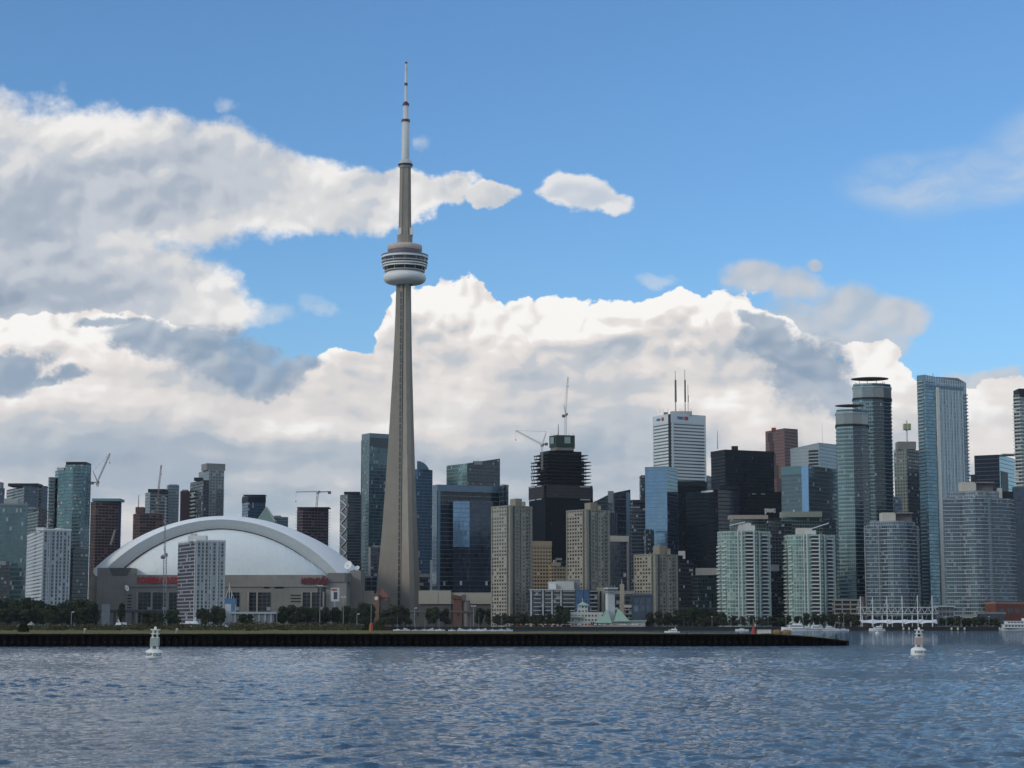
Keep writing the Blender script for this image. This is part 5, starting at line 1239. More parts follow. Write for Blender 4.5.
MB().prism([(X(453), D), (X(462), D), (X(462), D + 14), (X(453), D + 14)], 3, zz(599, D)).build('wall', brick, t)
MB().prism([(X(451.5), D - 1), (X(463.5), D - 1), (X(463.5), D + 15), (X(451.5), D + 15)], zz(599, D), [zz(594.2, D), zz(596.5, D), zz(596.5, D), zz(594.2, D)], bottom=True).build('roof', mat('brown_roof', (.12, .07, .05), .8), t)
MB().lathe(X(465.8), D + 5, [(3.9, 3), (3.9, zz(600.5, D)), (0, zz(600.3, D))], 20).build('drum', CONC, t)
MB().prism([(X(461.5), D - 1.6), (X(466), D - 1.6), (X(466), D + 6), (X(461.5), D + 6)], zz(600, D), zz(594.8, D), bottom=True).build('roof_box', CONC_D, t)
# elevated roads
def viaduct(label, x0, x1, y0, y1, D, n):
    t = thing('elevated_road', label, 'viaduct', (xx((x0 + x1) / 2, 612, D), D + 6, 3)); a, c = xx(x0, 612, D), xx(x1, 612, D)
    MB().box(a, c, D, D + 14, zz(y1, D), zz(y0 + .9, D)).build('deck', mat('deck_concrete', (.085, .08, .075), .9), t)
    MB().box(a, c, D - .3, D - .01, zz(y0 + 1.2, D), zz(y0, D)).build('guard_wall', mat('guard_grey', (.13, .13, .13), .8), t)
    for i in range(n):
        x = a + (c - a) * (i + .5) / n; MB().box(x - .8, x + .8, D + 3, D + 5, 3, zz(y1, D) - .01).build('column', CONC_D, t)
viaduct('dark elevated road crossing in front of the stadium base', 100, 182, 609.5, 612.5, 1660, 9)
viaduct('dark elevated road right of the concrete tower foot', 392, 535, 611, 613.5, 1640, 14)
viaduct('long low dark viaduct below the black and beige towers', 655, 722, 607.5, 613, 1600, 8)
# billboard and light poles
D = 1560.; X = lambda p: xx(p, 600, D); t = thing('billboard', 'white framed billboard with a dark screen on a pole by the stadium', 'sign', (X(335), D, 3))
MB().box(X(330.8), X(339.2), D, D + 1.5, zz(601.3, D), zz(588, D)).build('frame', mat('billboard_white', (.50, .51, .52), .6), t)
MB().box(X(333.6), X(337.2), D - .2, D - .01, zz(599.3, D), zz(592, D)).build('screen', GLASSD, t); MB().box(X(331.4), X(337), D - .2, D - .01, zz(590.8, D), zz(588.9, D)).build('header', mat('dull_red_header', (.30, .08, .06), .6), t)
MB().tube((X(335), D + .8, 3), (X(335), D + .8, zz(601.3, D)), .5).build('pole', STEEL, t)
def lamp(px, y0, D, label, heads=2):
    x = xx(px, y0, D); t = thing('light_pole', label, 'light pole', (x, D, 3), 'tall light poles behind the airport scrub')
    MB().tube((x, D, 3), (x, D, zz(y0, D)), .24, .14, 8).build('pole', mat('pole_grey', (.28, .29, .30), .5), t)
    for s in ((-1, 1) if heads == 2 else (1,)): MB().box(x + s * .2, x + s * 2.0, D - .35, D + .35, zz(y0, D) - .3, zz(y0, D) + .3).build('lamp_head', mat('lamp_white', (.6, .6, .58), .5), t)
lamp(320.2, 585.5, 1480, 'taller light pole in front of the stadium glazing'); lamp(343.5, 597, 1480, 'light pole right of the white framed billboard'); lamp(357, 614, 1470, 'short light pole beside the trees left of the tower foot', 1)
lamp(414.5, 608, 1475, 'light pole just right of the tower foot', 1); lamp(473.5, 606, 1475, 'thin light pole between the marina and the beige hall'); lamp(71.5, 612, 1400, 'small light pole among the trees at far left', 1)
# blue and white silo with cabled masts, terminal shed
D = 1492.; X = lambda p: xx(p, 605, D); t = thing('ferry_tower', 'white tank tower with a blue top and cabled masts', 'tower', (X(230), D + 3, 3))
MB().prism([(X(225), D), (X(235), D), (X(235), D + 7), (X(225), D + 7)], 3, zz(603.6, D)).build('body', mat('silo_white', (.42, .45, .46), .6), t)
MB().prism([(X(224.6), D - .3), (X(235.4), D - .3), (X(235.4), D + 7.3), (X(224.6), D + 7.3)], zz(603.6, D), zz(598.3, D), bottom=True).build('blue_top', mat('harbour_blue', (.06, .15, .26), .6), t)
MB().box(X(231.2), X(235), D - .4, D - .1, zz(613, D), zz(603.8, D)).build('blue_panel', mat('harbour_blue', (.06, .15, .26), .6), t)
for px, y in ((228.7, 583), (231, 592)): MB().tube((X(px), D + 2, zz(598.3, D)), (X(px), D + 2, zz(y, D)), .3, .15).build('mast', WHITE, t)
for a, c in ((224.8, 228.7), (233.5, 228.7)): MB().bar((X(a), D + 2, zz(598.5, D)), (X(c), D + 2, zz(586, D)), .2).build('stay_cable', WHITE, t)
D = 1488.; X = lambda p: xx(p, 615, D); t = thing('ferry_terminal', 'long white roofed ferry shed with a painted wall by the blue topped tank', 'building', (X(254), D + 8, 3))
MB().box(X(232), X(274), D, D + 14, 3, zz(613.8, D)).build('wall', mat('mural_wall', (.18, .19, .21), .8, var=.35, scale=.25), t)
MB().box(X(230), X(276.5), D - 1.5, D + 16, zz(613.8, D) + .01, zz(611.8, D)).build('roof', mat('shed_roof', (.34, .38, .38), .7), t)
for i in range(7): MB().box(X(235 + 6 * i), X(235.5 + 6 * i), D - 1.3, D - .9, 3, zz(613.8, D)).build('post', WHITE, t)
b = B('shed', 'small white box shed below the left end of the stadium', 101.5, 102, 110, 604.5, 1640, mat('shed_white', (.24, .25, .26), .7), a=80, dep=8); pent(b, 103, 107, 603.9, GREYP, 1, 3)

# ---- waterfront, centre
D = 1530.; cb_ = fac('quay_condo', (.05, .055, .06), (.010, .016, .026), 3.1, 2.4, .85, .85, refl=.1, blind=.05); bb_ = fac('quay_blue', (.05, .09, .15), (.03, .08, .17), 3.1, 1.6, .92, .94, refl=.35, blind=0, wmetal=.3)
b = B('apartment_block', 'long dark glass waterfront block with stacked white balconies and a blue glass end', 526, 529, 598, 590, D, cb_, a=82)
lt = mat('quay_white', (.46, .47, .47), .7)
for q, w in ((.03, 1.2), (.20, .9), (.33, 1.0), (.46, .9)): pier(b, 1, q, w, .8, lt)
for t0, t1 in ((.06, .17), (.23, .31), (.36, .44), (.49, .66), (.88, .99)): balconies(b, 1, t0, t1, 3.1, 1.2, .8, m=mat('quay_balcony', (.32, .33, .33), .7), z1=b.zt - 1)
for a_, c_ in ((.67, .78), (.79, .88)): MB().obox(fp(b, 1, a_), fp(b, 1, c_), 1.0, 3, b.zt + .4).build('blue_glass_end', bb_, b.root)
MB().obox(fp(b, 1, 0), fp(b, 1, .66), 1.2, b.zt, b.zt + .7).build('parapet', lt, b.root)
pent(b, 548, 574, 581.5, OFFW, 8, 10); pent(b, 556, 580, 580.2, GREYP, 12, 8); pent(b, 549, 556, 583.5, WHITE, 5, 3)
b = B('office_block', 'slim cream block with a tall dark slot left of the white control tower', 596.5, 597, 604.5, 587.5, 1560, mat('cream_stone', (.33, .29, .22), .8), a=82, dep=10)
MB().obox(fp(b, 1, .35), fp(b, 1, .6), .2, 6, b.zt - 3).build('window_slot', DARK, b.root)
D = 1500.; X = lambda p: xx(p, 610, D); t = thing('control_tower', 'white square harbour tower with a dark windowed cabin on top', 'tower', (X(611), D + 3, 3))
MB().prism([(X(605.6), D + 2), (X(608), D), (X(615), D + 1.5), (X(614), D + 8), (X(606), D + 8)], 3, zz(592.5, D)).build('shaft', mat('tower_white', (.47, .48, .47), .7), t)
MB().prism([(X(604.6), D + 1), (X(608), D - 1.5), (X(617), D + .5), (X(616), D + 9), (X(605), D + 9)], zz(592.5, D), zz(589, D), bottom=True).build('cabin', fac('cabin_win', (.25, .27, .28), G['navy'], 3.0, 1.2, .6, .8, v0=0), t)
MB().prism([(X(604.2), D + .6), (X(608), D - 2), (X(618.2), D + .3), (X(617), D + 9.6), (X(604.6), D + 9.6)], zz(588.9, D), zz(587.6, D), bottom=True).build('roof', mat('tower_white', (.47, .48, .47), .7), t)
for px in (607, 612, 615): MB().tube((X(px), D + 4, zz(587.6, D)), (X(px), D + 4, zz(585, D)), .15).build('aerial', STEEL, t)
D = 1493.; X = lambda p: xx(p, 615, D); t = thing('harbour_pavilion', 'white waterfront pavilion with pale green pitched roofs', 'building', (X(610), D + 8, 3))
pw = fac('pavilion_wall', (.44, .44, .40), (.04, .045, .05), 3.4, 2.6, .42, .6, blind=.1)
MB().box(X(571), X(603), D + 2, D + 16, 3, zz(612, D)).build('wall', pw, t); MB().box(X(600), X(645.5), D + 1, D + 14, 3, zz(621.5, D)).build('long_wing', mat('pavilion_low', (.34, .34, .32), .8), t); MB().box(X(578), X(588), D + 3, D + 12, zz(612, D), zz(605.5, D)).build('lantern', pw, t)
def hip(x0, x1, y0, y1, z0, z1, xa, nm, ya=None):
    mb = MB(); c = [(X(x0), D + y0), (X(x1), D + y0), (X(x1), D + y1), (X(x0), D + y1)]; ap = (X(xa), D + (y0 + y1) / 2, zz(z1, D))
    for i in range(4): mb.face([(*c[i], zz(z0, D)), (*c[(i + 1) % 4], zz(z0, D)), ap])
    mb.face([(*q, zz(z0, D)) for q in reversed(c)]); mb.build(nm, GREEN, t)
hip(568.5, 583, 0, 18, 617.5, 609.5, 580, 'green_roof'); hip(577, 590, 2, 14, 605.4, 601.5, 583, 'lantern_roof'); hip(595, 612, -1, 12, 623, 608.5, 607.5, 'green_roof'); hip(614, 630, -1, 12, 621.5, 608, 618.5, 'green_roof')
MB().box(X(612), X(646.5), D, D + 14.5, zz(621.5, D), zz(620.2, D)).build('wing_roof', GREEN, t); MB().tube((X(583), D + 8, zz(602, D)), (X(583), D + 8, zz(597.8, D)), .25, .1).build('finial', WHITE, t)
for i in range(6): MB().box(X(591 + 2 * i), X(592.2 + 2 * i), D + 1.8, D + 2, 4, zz(624 - 2.0, D)).build('doorway', DARK, t)
b = B('office_block', 'low dark office row with cream roof band behind the green roofed pavilion', 603, 604, 634, 594, 1570, fac('dark_row', (.07, .07, .07), G['navy'], 3.6, 4, .75, .9), a=85, dep=12); MB().obox(fp(b, 1, 0), fp(b, 1, 1), .6, b.zt, b.zt + 2.6).build('roof_band', mat('cream_band', (.27, .25, .21), .8), b.root)
b = B('apartment_block', 'low white balconied block just right of the white control tower', 613, 614, 634, 607.5, 1540, fac('wb', (.26, .26, .25), G['navy'], 3.3, 3, .6, .8), a=85, dep=10); slabs(b, 3.3, 1.0, .3, OFFW); pent(b, 620, 632, 605, OFFW, 2)
D = 1540.; X = lambda p: xx(p, 600, D); t = thing('obelisk', 'cream square pillar with a small aerial right of the white control tower', 'monument', (X(622), D - 8, 3)); D -= 8
MB().prism([(X(620), D), (X(624.3), D), (X(624.3), D + 3), (X(620), D + 3)], 3, zz(584, D)).build('pillar', mat('cream_stone', (.33, .29, .22), .8), t); MB().tube((X(622), D + 1, zz(584, D)), (X(622), D + 1, zz(579, D)), .2, .1).build('aerial', WHITE, t)
b = B('office_block', 'slate blue box block with framed windows at the foot of the short beige tower', 631.5, 632, 653, 594, 1510, mat('slate_blue', (.045, .06, .085), .5), a=85, dep=14)
for i in range(3):
    for j in range(2): MB().obox(fp(b, 1, .08 + .31 * i), fp(b, 1, .30 + .31 * i), .25, zz(604 + 7.6 * j, 1510), zz(598.6 + 7 * j, 1510)).build('window', mat('slate_pane', (.10, .14, .19) if (i, j) == (0, 1) else (.055, .075, .105), .2, .2), b.root)
MB().obox(fp(b, 1, 0), fp(b, 1, 1), .8, b.zt - 1.2, b.zt + .6).build('cornice', mat('slate_trim', (.08, .10, .13), .5), b.root)
# parking deck, stage tent, low brick building
b = B('parking_deck', 'three level beige parking structure left of the white tent', 833.5, 834, 859, 600, 1540, mat('deck_void', (.03, .03, .03), .9), cat='building', a=86, dep=16, part='core')
slabs(b, 3.6, .8, 1.3, mat('deck_beige', (.26, .24, .21), .85), z0=b.zb + 2.6, z1=b.zt, name='parking_level')
for q in (.02, .33, .66, .97): pier(b, 1, q, .8, .9, mat('deck_beige', (.26, .24, .21), .85))
MB().tube((xx(863, 610, 1540), 1541, 3), (xx(863, 610, 1540), 1541, zz(596.5, 1540)), 2.2, 1.8, 10).build('stair_drum', mat('brown_drum', (.12, .09, .08), .8), b.root)
D = 1500.; X = lambda p: xx(p, 615, D); t = thing('stage_tent', 'long white scalloped tent roof hung from tall masts on the right waterfront', 'tent', (X(897), D + 8, 3))
tm = mat('tent_fabric', (.66, .68, .70), .7, var=.04); mb = MB(); n = 80; x0, x1 = X(857), X(937)
pr_ = []
for i in range(n + 1):
    u = i / n; sc_ = abs(math.sin(u * math.pi * 5)); pr_.append((x0 + (x1 - x0) * u, zz(620.2 - .8 * (1 - sc_), D), zz(622.6 + 1.6 * (1 - sc_ ** .6), D)))
for (xa, ta, ba), (xb_, tb_, bb2) in zip(pr_, pr_[1:]):
    mb.face([(xa, D - 1, ba), (xb_, D - 1, bb2), (xb_, D + 1.5, tb_), (xa, D + 1.5, ta)]); mb.face([(xa, D + 1.5, ta), (xb_, D + 1.5, tb_), (xb_, D + 14, tb_ - .3), (xa, D + 14, ta - .3)])
    mb.face([(xa, D + 14, ta - .3), (xb_, D + 14, tb_ - .3), (xb_, D + 16, bb2), (xa, D + 16, ba)])
mb.build('canopy', tm, t)
for px, y in ((860.3, 596.5), (872.4, 597), (886.8, 596.5), (902, 596), (917.4, 595), (932, 596)):
    o_ = MB().tube((X(px), D - 1.6, 3), (X(px), D - 1.6, zz(y, D)), .42, .3, 8).build('mast', WHITE, t)
    for s in (-1, 1): MB().bar((X(px), D - 1.6, zz(y + 1, D)), (X(px + s * 6), D + 1, zz(619.8, D)), .12).build('stay_cable', WHITE, o_)
D = 1520.; X = lambda p: xx(p, 610, D); t = thing('grandstand_truss', 'white steel truss grandstand roof behind the white tent', 'grandstand', (X(900), D + 6, 3))
mb = MB()
for yy in (607.3, 613.6):
    for dy in (0, 8): mb.bar((X(858), D + dy, zz(yy, D)), (X(938), D + dy, zz(yy, D)), .7)
for i in range(24):
    a_, c_ = 858 + 80 * i / 24, 858 + 80 * (i + 1) / 24; y0, y1 = (607.3, 613.6) if i % 2 else (613.6, 607.3); mb.bar((X(a_), D, zz(y0, D)), (X(c_), D, zz(y1, D)), .5)
mb.build('roof_truss', mat('truss_white', (.36, .38, .38), .6), t)
MB().box(X(860), X(936), D + .6, D + 14, zz(614.6, D), zz(613.4, D)).build('roof_sheet', mat('stand_roof', (.22, .23, .23), .8), t); MB().box(X(862), X(934), D + 6, D + 14, 3, zz(617, D)).build('seating', mat('stand_dark', (.06, .06, .065), .9), t)
for i in range(8): MB().box(X(862 + 10 * i), X(862.7 + 10 * i), D + 1, D + 2, 3, zz(613.6, D)).build('column', WHITE, t)
b = B('pavilion', 'small pale flat roofed pavilion right of the stage tent', 934, 935, 954, 607, 1530, fac('pav_wall', (.16, .18, .18), G['navy'], 4, 3, .6, .8), cat='building', a=86, dep=12); MB().obox(fp(b, 1, -.05), fp(b, 1, 1.05), 1.5, b.zt, b.zt + 1.1).build('flat_roof', mat('pale_roof', (.36, .40, .41), .6), b.root)
b = B('brick_building', 'long low orange red brick building at the right edge of the quay', 985, 996, 1060, 603.6, 1530, mat('orange_brick', (.16, .065, .045), .85), mat('red_brick_shade', (.15, .055, .045), .85), cat='building', a=70); parapet(b, m=mat('brick_coping', (.28, .16, .12), .8))
for i in range(5): MB().obox(fp(b, 1, .05 + .12 * i), fp(b, 1, .13 + .12 * i), .15, zz(613, 1530), zz(608.5, 1530)).build('window', GLASSD, b.root)
b = B('kiosk', 'low pale kiosk with three openings right of the pale pavilion', 961.5, 962, 977, 616, 1500, mat('kiosk_pale', (.30, .30, .28), .8), cat='building', a=86, dep=6)
for i in range(3): MB().obox(fp(b, 1, .08 + .32 * i), fp(b, 1, .28 + .32 * i), .15, 3.2, b.zt - 1.6).build('opening', DARK, b.root)
b = B('terminal_building', 'dark low glass terminal behind the white ferry', 978, 980, 1006, 613.5, 1520, fac('term', (.04, .045, .055), G['navy'], 4, 3, .8, .9), cat='building', a=80, dep=14); parapet(b, m=GREYP)

# ---- trees
def leaf_mat(name, c0, c1):
    m = bpy.data.materials.new(name); m.use_nodes = True; t = NT(m.node_tree); b = t.n['Principled BSDF']
    g = t.new('ShaderNodeTexCoord').outputs['Object']; rnd = t.new('ShaderNodeObjectInfo').outputs['Random']
    n = t.noise(g, .45, 3, .6)
    c = t.mix(t.ss(n, .35, .65), c0, c1)
    c = t.v('SCALE', c, scale=t.lin(rnd, 0, 1, .7, 1.3))
    t.put(b.inputs['Base Color'], c); b.inputs['Roughness'].default_value = .8; b.inputs['Specular IOR Level'].default_value = .2
    return m
LEAF = leaf_mat('leaves', (.022, .032, .014), (.036, .048, .018)); LEAF2 = leaf_mat('leaves_olive', (.035, .036, .016), (.052, .050, .024)); BARK = mat('bark', (.06, .045, .035), .95)
def tree_proto(seed, h=10., w=9., m=LEAF, narrow=False):
    rs = random.Random(seed); t = thing('tree', 'x', 'tree', (0, 0, 0)); hb = h * .16
    mb = MB(); mb.tube((0, 0, 0), (.1, 0, h * .45), .32, .2, 7)
    for i in range(6):
        a = i * 1.05 + rs.random(); z = h * (.2 + .05 * i); mb.tube((.05, 0, z), (math.cos(a) * w * .3, math.sin(a) * w * .3, z + h * .22), .13, .05, 5)
    mb.build('trunk', BARK, t)
    lobes = []
    for i in range(15):
        a = rs.random() * 6.28; q = rs.random() ** .6; zz_ = rs.random()
        rr = w * .34 * q * (1.15 - .65 * zz_); lobes.append((math.cos(a) * rr, math.sin(a) * rr, hb + (h - hb) * (.10 + .74 * zz_), w * (.14 + .10 * rs.random())))
    mb = MB()
    for (lx, ly, lz, lr) in lobes:
        for k_ in range(125):
            d = Vector((rs.gauss(0, 1), rs.gauss(0, 1), rs.gauss(0, 1))).normalized(); r_ = lr * (.72 + .42 * rs.random() ** .7)
            p = Vector((lx, ly, lz)) + Vector((d.x, d.y, d.z * .85)) * r_
            if p.z > h or p.z < hb * .6: continue
            u = Vector((rs.gauss(0, 1), rs.gauss(0, 1), rs.gauss(0, .6))).normalized(); v = u.cross(d).normalized() * rs.uniform(.22, .45); u = u * rs.uniform(.3, .5)
            mb.face([p - u - v, p + u - v * .6, p + u * .7 + v, p - u * .8 + v * .8])
    mb.build('crown', m, t); return t
protos = [tree_proto(s) for s in (1, 2, 3, 4)] + [tree_proto(s, m=LEAF2) for s in (5, 6)] + [tree_proto(7, 10, 6), tree_proto(8, 10, 13)]
used = set()
def place_tree(px, yt, wpx, D, label, group, k_=None, zb=3.0):
    k_ = random.randrange(6) if k_ is None else k_; pr = protos[k_]
    o = pr if k_ not in used else dup(pr); used.add(k_)
    h = zz(yt, D) - zb; w = wpx * D / F * 1.35; base = {6: 6., 7: 13.}.get(k_, 9.)
    o.location = (xx(px, 615, D), D, zb); o.scale = (w / base, w / base, h / 10.); o.rotation_euler = (0, 0, random.random() * 6.28)
    o['label'] = label; o['group'] = group; o['category'] = 'tree'
def row(spec, D, label, group, ks=None):
    for px, yt, w in spec: place_tree(px, yt, w, D + random.uniform(-12, 12), label, group, random.choice(ks) if ks else None)
GT = 'trees along the far shore'
row([(-3, 599, 15), (7, 598, 17), (17, 600, 15), (27, 597.5, 17), (36, 600, 15), (45, 604, 14), (53, 605, 13), (61, 603, 13), (70, 600, 16), (79, 599, 17), (87, 599.5, 16), (94, 603, 12)], 1470, 'dense dark green tree in the long row at the left edge below the apartment towers', GT, [0, 1, 2, 3, 7])
row([(2, 608, 14), (14, 607, 15), (24, 609, 14), (40, 608, 15), (50, 609, 14), (65, 608, 14), (84, 607, 15)], 1440, 'dense dark green tree in the long row at the left edge below the apartment towers', GT, [0, 1, 2, 3, 7])
row([(122, 603, 7)], 1480, 'single small rounded tree in front of the stadium precast wall', GT, [1])
row([(146, 611, 9), (153, 610, 8), (160, 612, 8), (169, 611, 9), (176, 610, 8)], 1520, 'small dark tree under the elevated road before the stadium', GT)
row([(202, 608, 11), (208, 609, 8), (216, 606, 11), (222, 608, 8)], 1480, 'dark tree at the foot of the white gridded tower before the stadium', GT)
row([(244, 614, 9), (250, 614, 8)], 1470, 'low round tree in front of the white roofed ferry shed', GT)
row([(283, 606, 11), (291, 605, 12), (300, 606, 12), (309, 607, 11), (317, 608, 10), (326, 607, 12), (336, 607, 11), (346, 606, 11), (354, 608, 9)], 1500, 'leafy tree in the row below the right half of the stadium', GT)
row([(362, 603, 14), (370, 605, 11)], 1490, 'large dark tree left of the small clock building', GT, [7, 1])
row([(384, 609, 11), (393, 604, 12), (400, 605, 11), (406, 608, 9)], 1480, 'yellowish green tree at the foot of the concrete tower', GT, [4, 5])
row([(428, 608, 9), (436, 607, 11), (445, 608, 10), (480, 608, 10), (489, 609, 9)], 1620, 'dark distant tree against the long beige hall', GT)
row([(497, 614, 9), (505, 613, 9), (512, 614, 8), (519, 612, 8), (526, 613, 8), (533, 614, 8), (541, 614, 8), (549, 613, 8)], 1490, 'olive brown tree on the quay below the leftmost beige tower', GT, [4, 5])
row([(560, 606, 12), (567, 609, 9)], 1489, 'tall dark tree in front of the blue glass end of the waterfront block', GT, [0, 1])
row([(650, 612, 9), (659, 611, 9), (668, 612, 10), (678, 610, 10), (688, 608, 11), (697, 607, 9), (705, 609, 10), (714, 611, 9), (722, 612, 9)], 1515, 'dark tree on the quay between the short beige tower and the left balcony tower', GT)
row([(700, 617, 8), (708, 616, 8), (716, 616, 9), (724, 617, 7), (733, 615, 8), (742, 616, 8), (752, 616, 8), (761, 617, 8), (770, 616, 9), (779, 617, 8), (788, 615, 8), (797, 616, 8)], 1492, 'low tree in the quayside row below the balcony towers', GT, [4, 5, 1])
row([(806, 613, 8), (815, 613, 9), (823, 614, 8), (832, 613, 9), (841, 613, 10), (849, 613, 9), (856, 614, 8)], 1495, 'dark tree on the quay below the beige parking structure', GT)
row([(943, 618, 8), (951, 617, 8), (959, 616, 8), (967, 618, 8), (975, 617, 8), (983, 617, 8), (990, 618, 8), (996, 618, 7)], 1490, 'small round tree on the quay between the tent and the ferry', GT)
for k_ in range(len(protos)):
    if k_ not in used:
        for ch in list(protos[k_].children): bpy.data.objects.remove(ch)
        bpy.data.objects.remove(protos[k_])
# ---- scrub on the spit
def scrub():
    mb = MB(); rs = random.Random(3)
    def cl(px, yt, wpx, D, zb=2.5, n=70, rows_=1):
        x = xx(px, 622, D); h = zz(yt, D) - zb; w = wpx * D / F / 2
        for i in range(n):
            a = rs.random() * 6.28; q = rs.random() ** .5; hh = h * math.sqrt(max(0, 1 - q * q)) * (.75 + .3 * rs.random())
            p = Vector((x + math.cos(a) * q * w, D + math.sin(a) * q * w, zb + hh * rs.random() ** .5)); u = Vector((rs.gauss(0, 1), rs.gauss(0, 1), rs.gauss(0, .7))).normalized(); v = u.cross(Vector((rs.gauss(0, 1), rs.gauss(0, 1), rs.gauss(0, 1)))).normalized() * rs.uniform(.12, .3); u *= rs.uniform(.15, .4)
            mb.face([p - u - v, p + u - v * .6, p + u * .7 + v, p - u * .8 + v * .8])
    for i in range(400):
        px = rs.uniform(-12, 384); D = rs.uniform(650, 860)
        yt = 622.2 + 1.6 * math.sin(px * .05 + 1) * math.sin(px * .021) + rs.uniform(-1.0, 2.0) + (1.5 if px < 120 else 0) + max(0, px - 330) * .05
        cl(px, yt, rs.uniform(5, 12), D, n=46)
    for i in range(90):
        px = rs.uniform(-12, 384); cl(px, 627.5 + rs.uniform(-.8, 1), rs.uniform(6, 14), rs.uniform(600, 680), n=34)
    o = mb.build('scrub', leaf_mat('scrub_leaves', (.045, .046, .022), (.070, .066, .032)), origin=(0, 650, 2.5)); tag(o, 'olive brown scrub growing along the back of the low grass spit', 'scrub', kind='stuff')
scrub()
def tufts():
    mb = MB(); rs = random.Random(9)
    for i in range(5200):
        px = rs.uniform(-12, 800); D = rs.uniform(386, 398) + max(0, px - 400) * .022; x = xx(px, 632, D); zb = 2.42 if px < 770 else 2.42 - (px - 770) * .012
        if mnoise.noise(Vector((px * .06, 3, 0))) < -.12 and rs.random() < .8: continue
        h = rs.uniform(.08, .26) * (1.6 if rs.random() < .06 else 1); w = rs.uniform(.05, .16); a = rs.random() * 3.14; dx, dy = math.cos(a) * w, math.sin(a) * w; lx = rs.uniform(-.08, .08)
        mb.face([(x - dx, D - dy, zb - .05), (x + dx, D + dy, zb - .05), (x + dx * .4 + lx, D + dy * .4, zb + h), (x - dx * .5 + lx, D - dy * .5, zb + h * .8)])
    o = mb.build('grass_tufts', leaf_mat('dry_grass', (.085, .082, .035), (.14, .125, .055)), origin=(0, 390, 2.4)); tag(o, 'dry grass tufts along the front edge of the spit', 'grass', kind='stuff')
tufts()
for i, px in enumerate((712, 731, 749, 768, 786, 803, 821, 839, 946, 961, 975, 989)):
    x = xx(px, 620, 1483); t = thing('street_lamp', 'slender lamp post standing on the far quay', 'street lamp', (x, 1483, 2.9), 'lamp posts along the far quay'); MB().tube((x, 1483, 2.9), (x, 1483, 10.5), .14, .09, 6).build('pole', STEEL, t); MB().lathe(x, 1483, [(0, 10.4), (.4, 10.5), (.45, 10.9), (0, 11.2)], 8).build('lamp_globe', mat('lamp_white', (.6, .6, .58), .5), t)
for px in (903, 908.5, 951, 957.3, 964, 999):
    x = xx(px, 628, 1479); t = thing('quay_fender', 'pale yellow mooring fender hung low on the quay edge', 'fender', (x, 1477, .5), 'pale fenders along the quay edge'); MB().lathe(x, 1477, [(0, .3), (.7, .5), (.8, 1.6), (.5, 2.4), (0, 2.5)], 10).build('body', mat('fender_pale', (.50, .48, .34), .7), t); MB().tube((x, 1477, 2.4), (x, 1478, 2.9), .08).build('rope', DARK, t)
def bush(px, yt, wpx, D, label, m=LEAF):
    rs = random.Random(int(px)); x = xx(px, 626, D); zb = 2.45; h = zz(yt, D) - zb; w = wpx * D / F / 2; t = thing('bush', label, 'bush', (x, D, zb)); mb = MB()
    for i in range(7): a = i * .9; mb.tube((x, D, zb), (x + math.cos(a) * w * .5, D + math.sin(a) * w * .5, zb + h * .6), .06, .03, 5)
    mb.build('stems', BARK, t); mb = MB()
    for i in range(900):
        a = rs.random() * 6.28; q = rs.random() ** .5; p = Vector((x + math.cos(a) * q * w, D + math.sin(a) * q * w, zb + h * math.sqrt(1 - q * q) * rs.random() ** .45)); u = Vector((rs.gauss(0, 1), rs.gauss(0, 1), rs.gauss(0, .7))).normalized(); v = u.cross(Vector((rs.gauss(0, 1), rs.gauss(0, 1), rs.gauss(0, 1)))).normalized() * .09; u *= .13
        mb.face([p - u - v, p + u - v * .6, p + u * .7 + v, p - u * .8 + v * .8])
    mb.build('foliage', m, t)
bush(23.5, 622.5, 11, 470, 'round black green bush alone on the grass near the left edge')
bush(377, 620.5, 17, 600, 'large dark bush on the grass right of the orange marker post'); bush(367, 622, 9, 610, 'small dark bush on the grass left of the orange marker post')

# ---- boats
def hull_mb(L, W, H, n=10, z0=-.3, sheer=.25):
    mb = MB(); secs = []
    for i in range(n + 1):
        u = i / n; x = L * (u - .5); wf = (1 - max(0, (u - .45) / .55) ** 2.2) * (.82 + .18 * min(1, u * 3)); zt = H * (1 + sheer * u * u); zk = z0
        wb = W / 2 * wf; secs.append([(x, -wb, zt), (x + (.04 * L * u), -wb * .75, zk), (x + (.04 * L * u) * 0, wb * .75, zk), (x, wb, zt)])
    for a, b2 in zip(secs, secs[1:]):
        mb.face([a[1], b2[1], b2[0], a[0]]); mb.face([a[2], a[3], b2[3], b2[2]]); mb.face([a[0], b2[0], b2[3], a[3]])
    mb.face([secs[0][0], secs[0][3], secs[0][2], secs[0][1]]); return mb
BW = mat('boat_white', (.66, .67, .67), .4, var=.04); BG = mat('boat_glass', (.02, .025, .035), .15); BB = mat('boat_blue_stripe', (.03, .06, .14), .4)
def xf(mb, M): mb.v = [tuple(M @ Vector(v)) for v in mb.v]; return mb
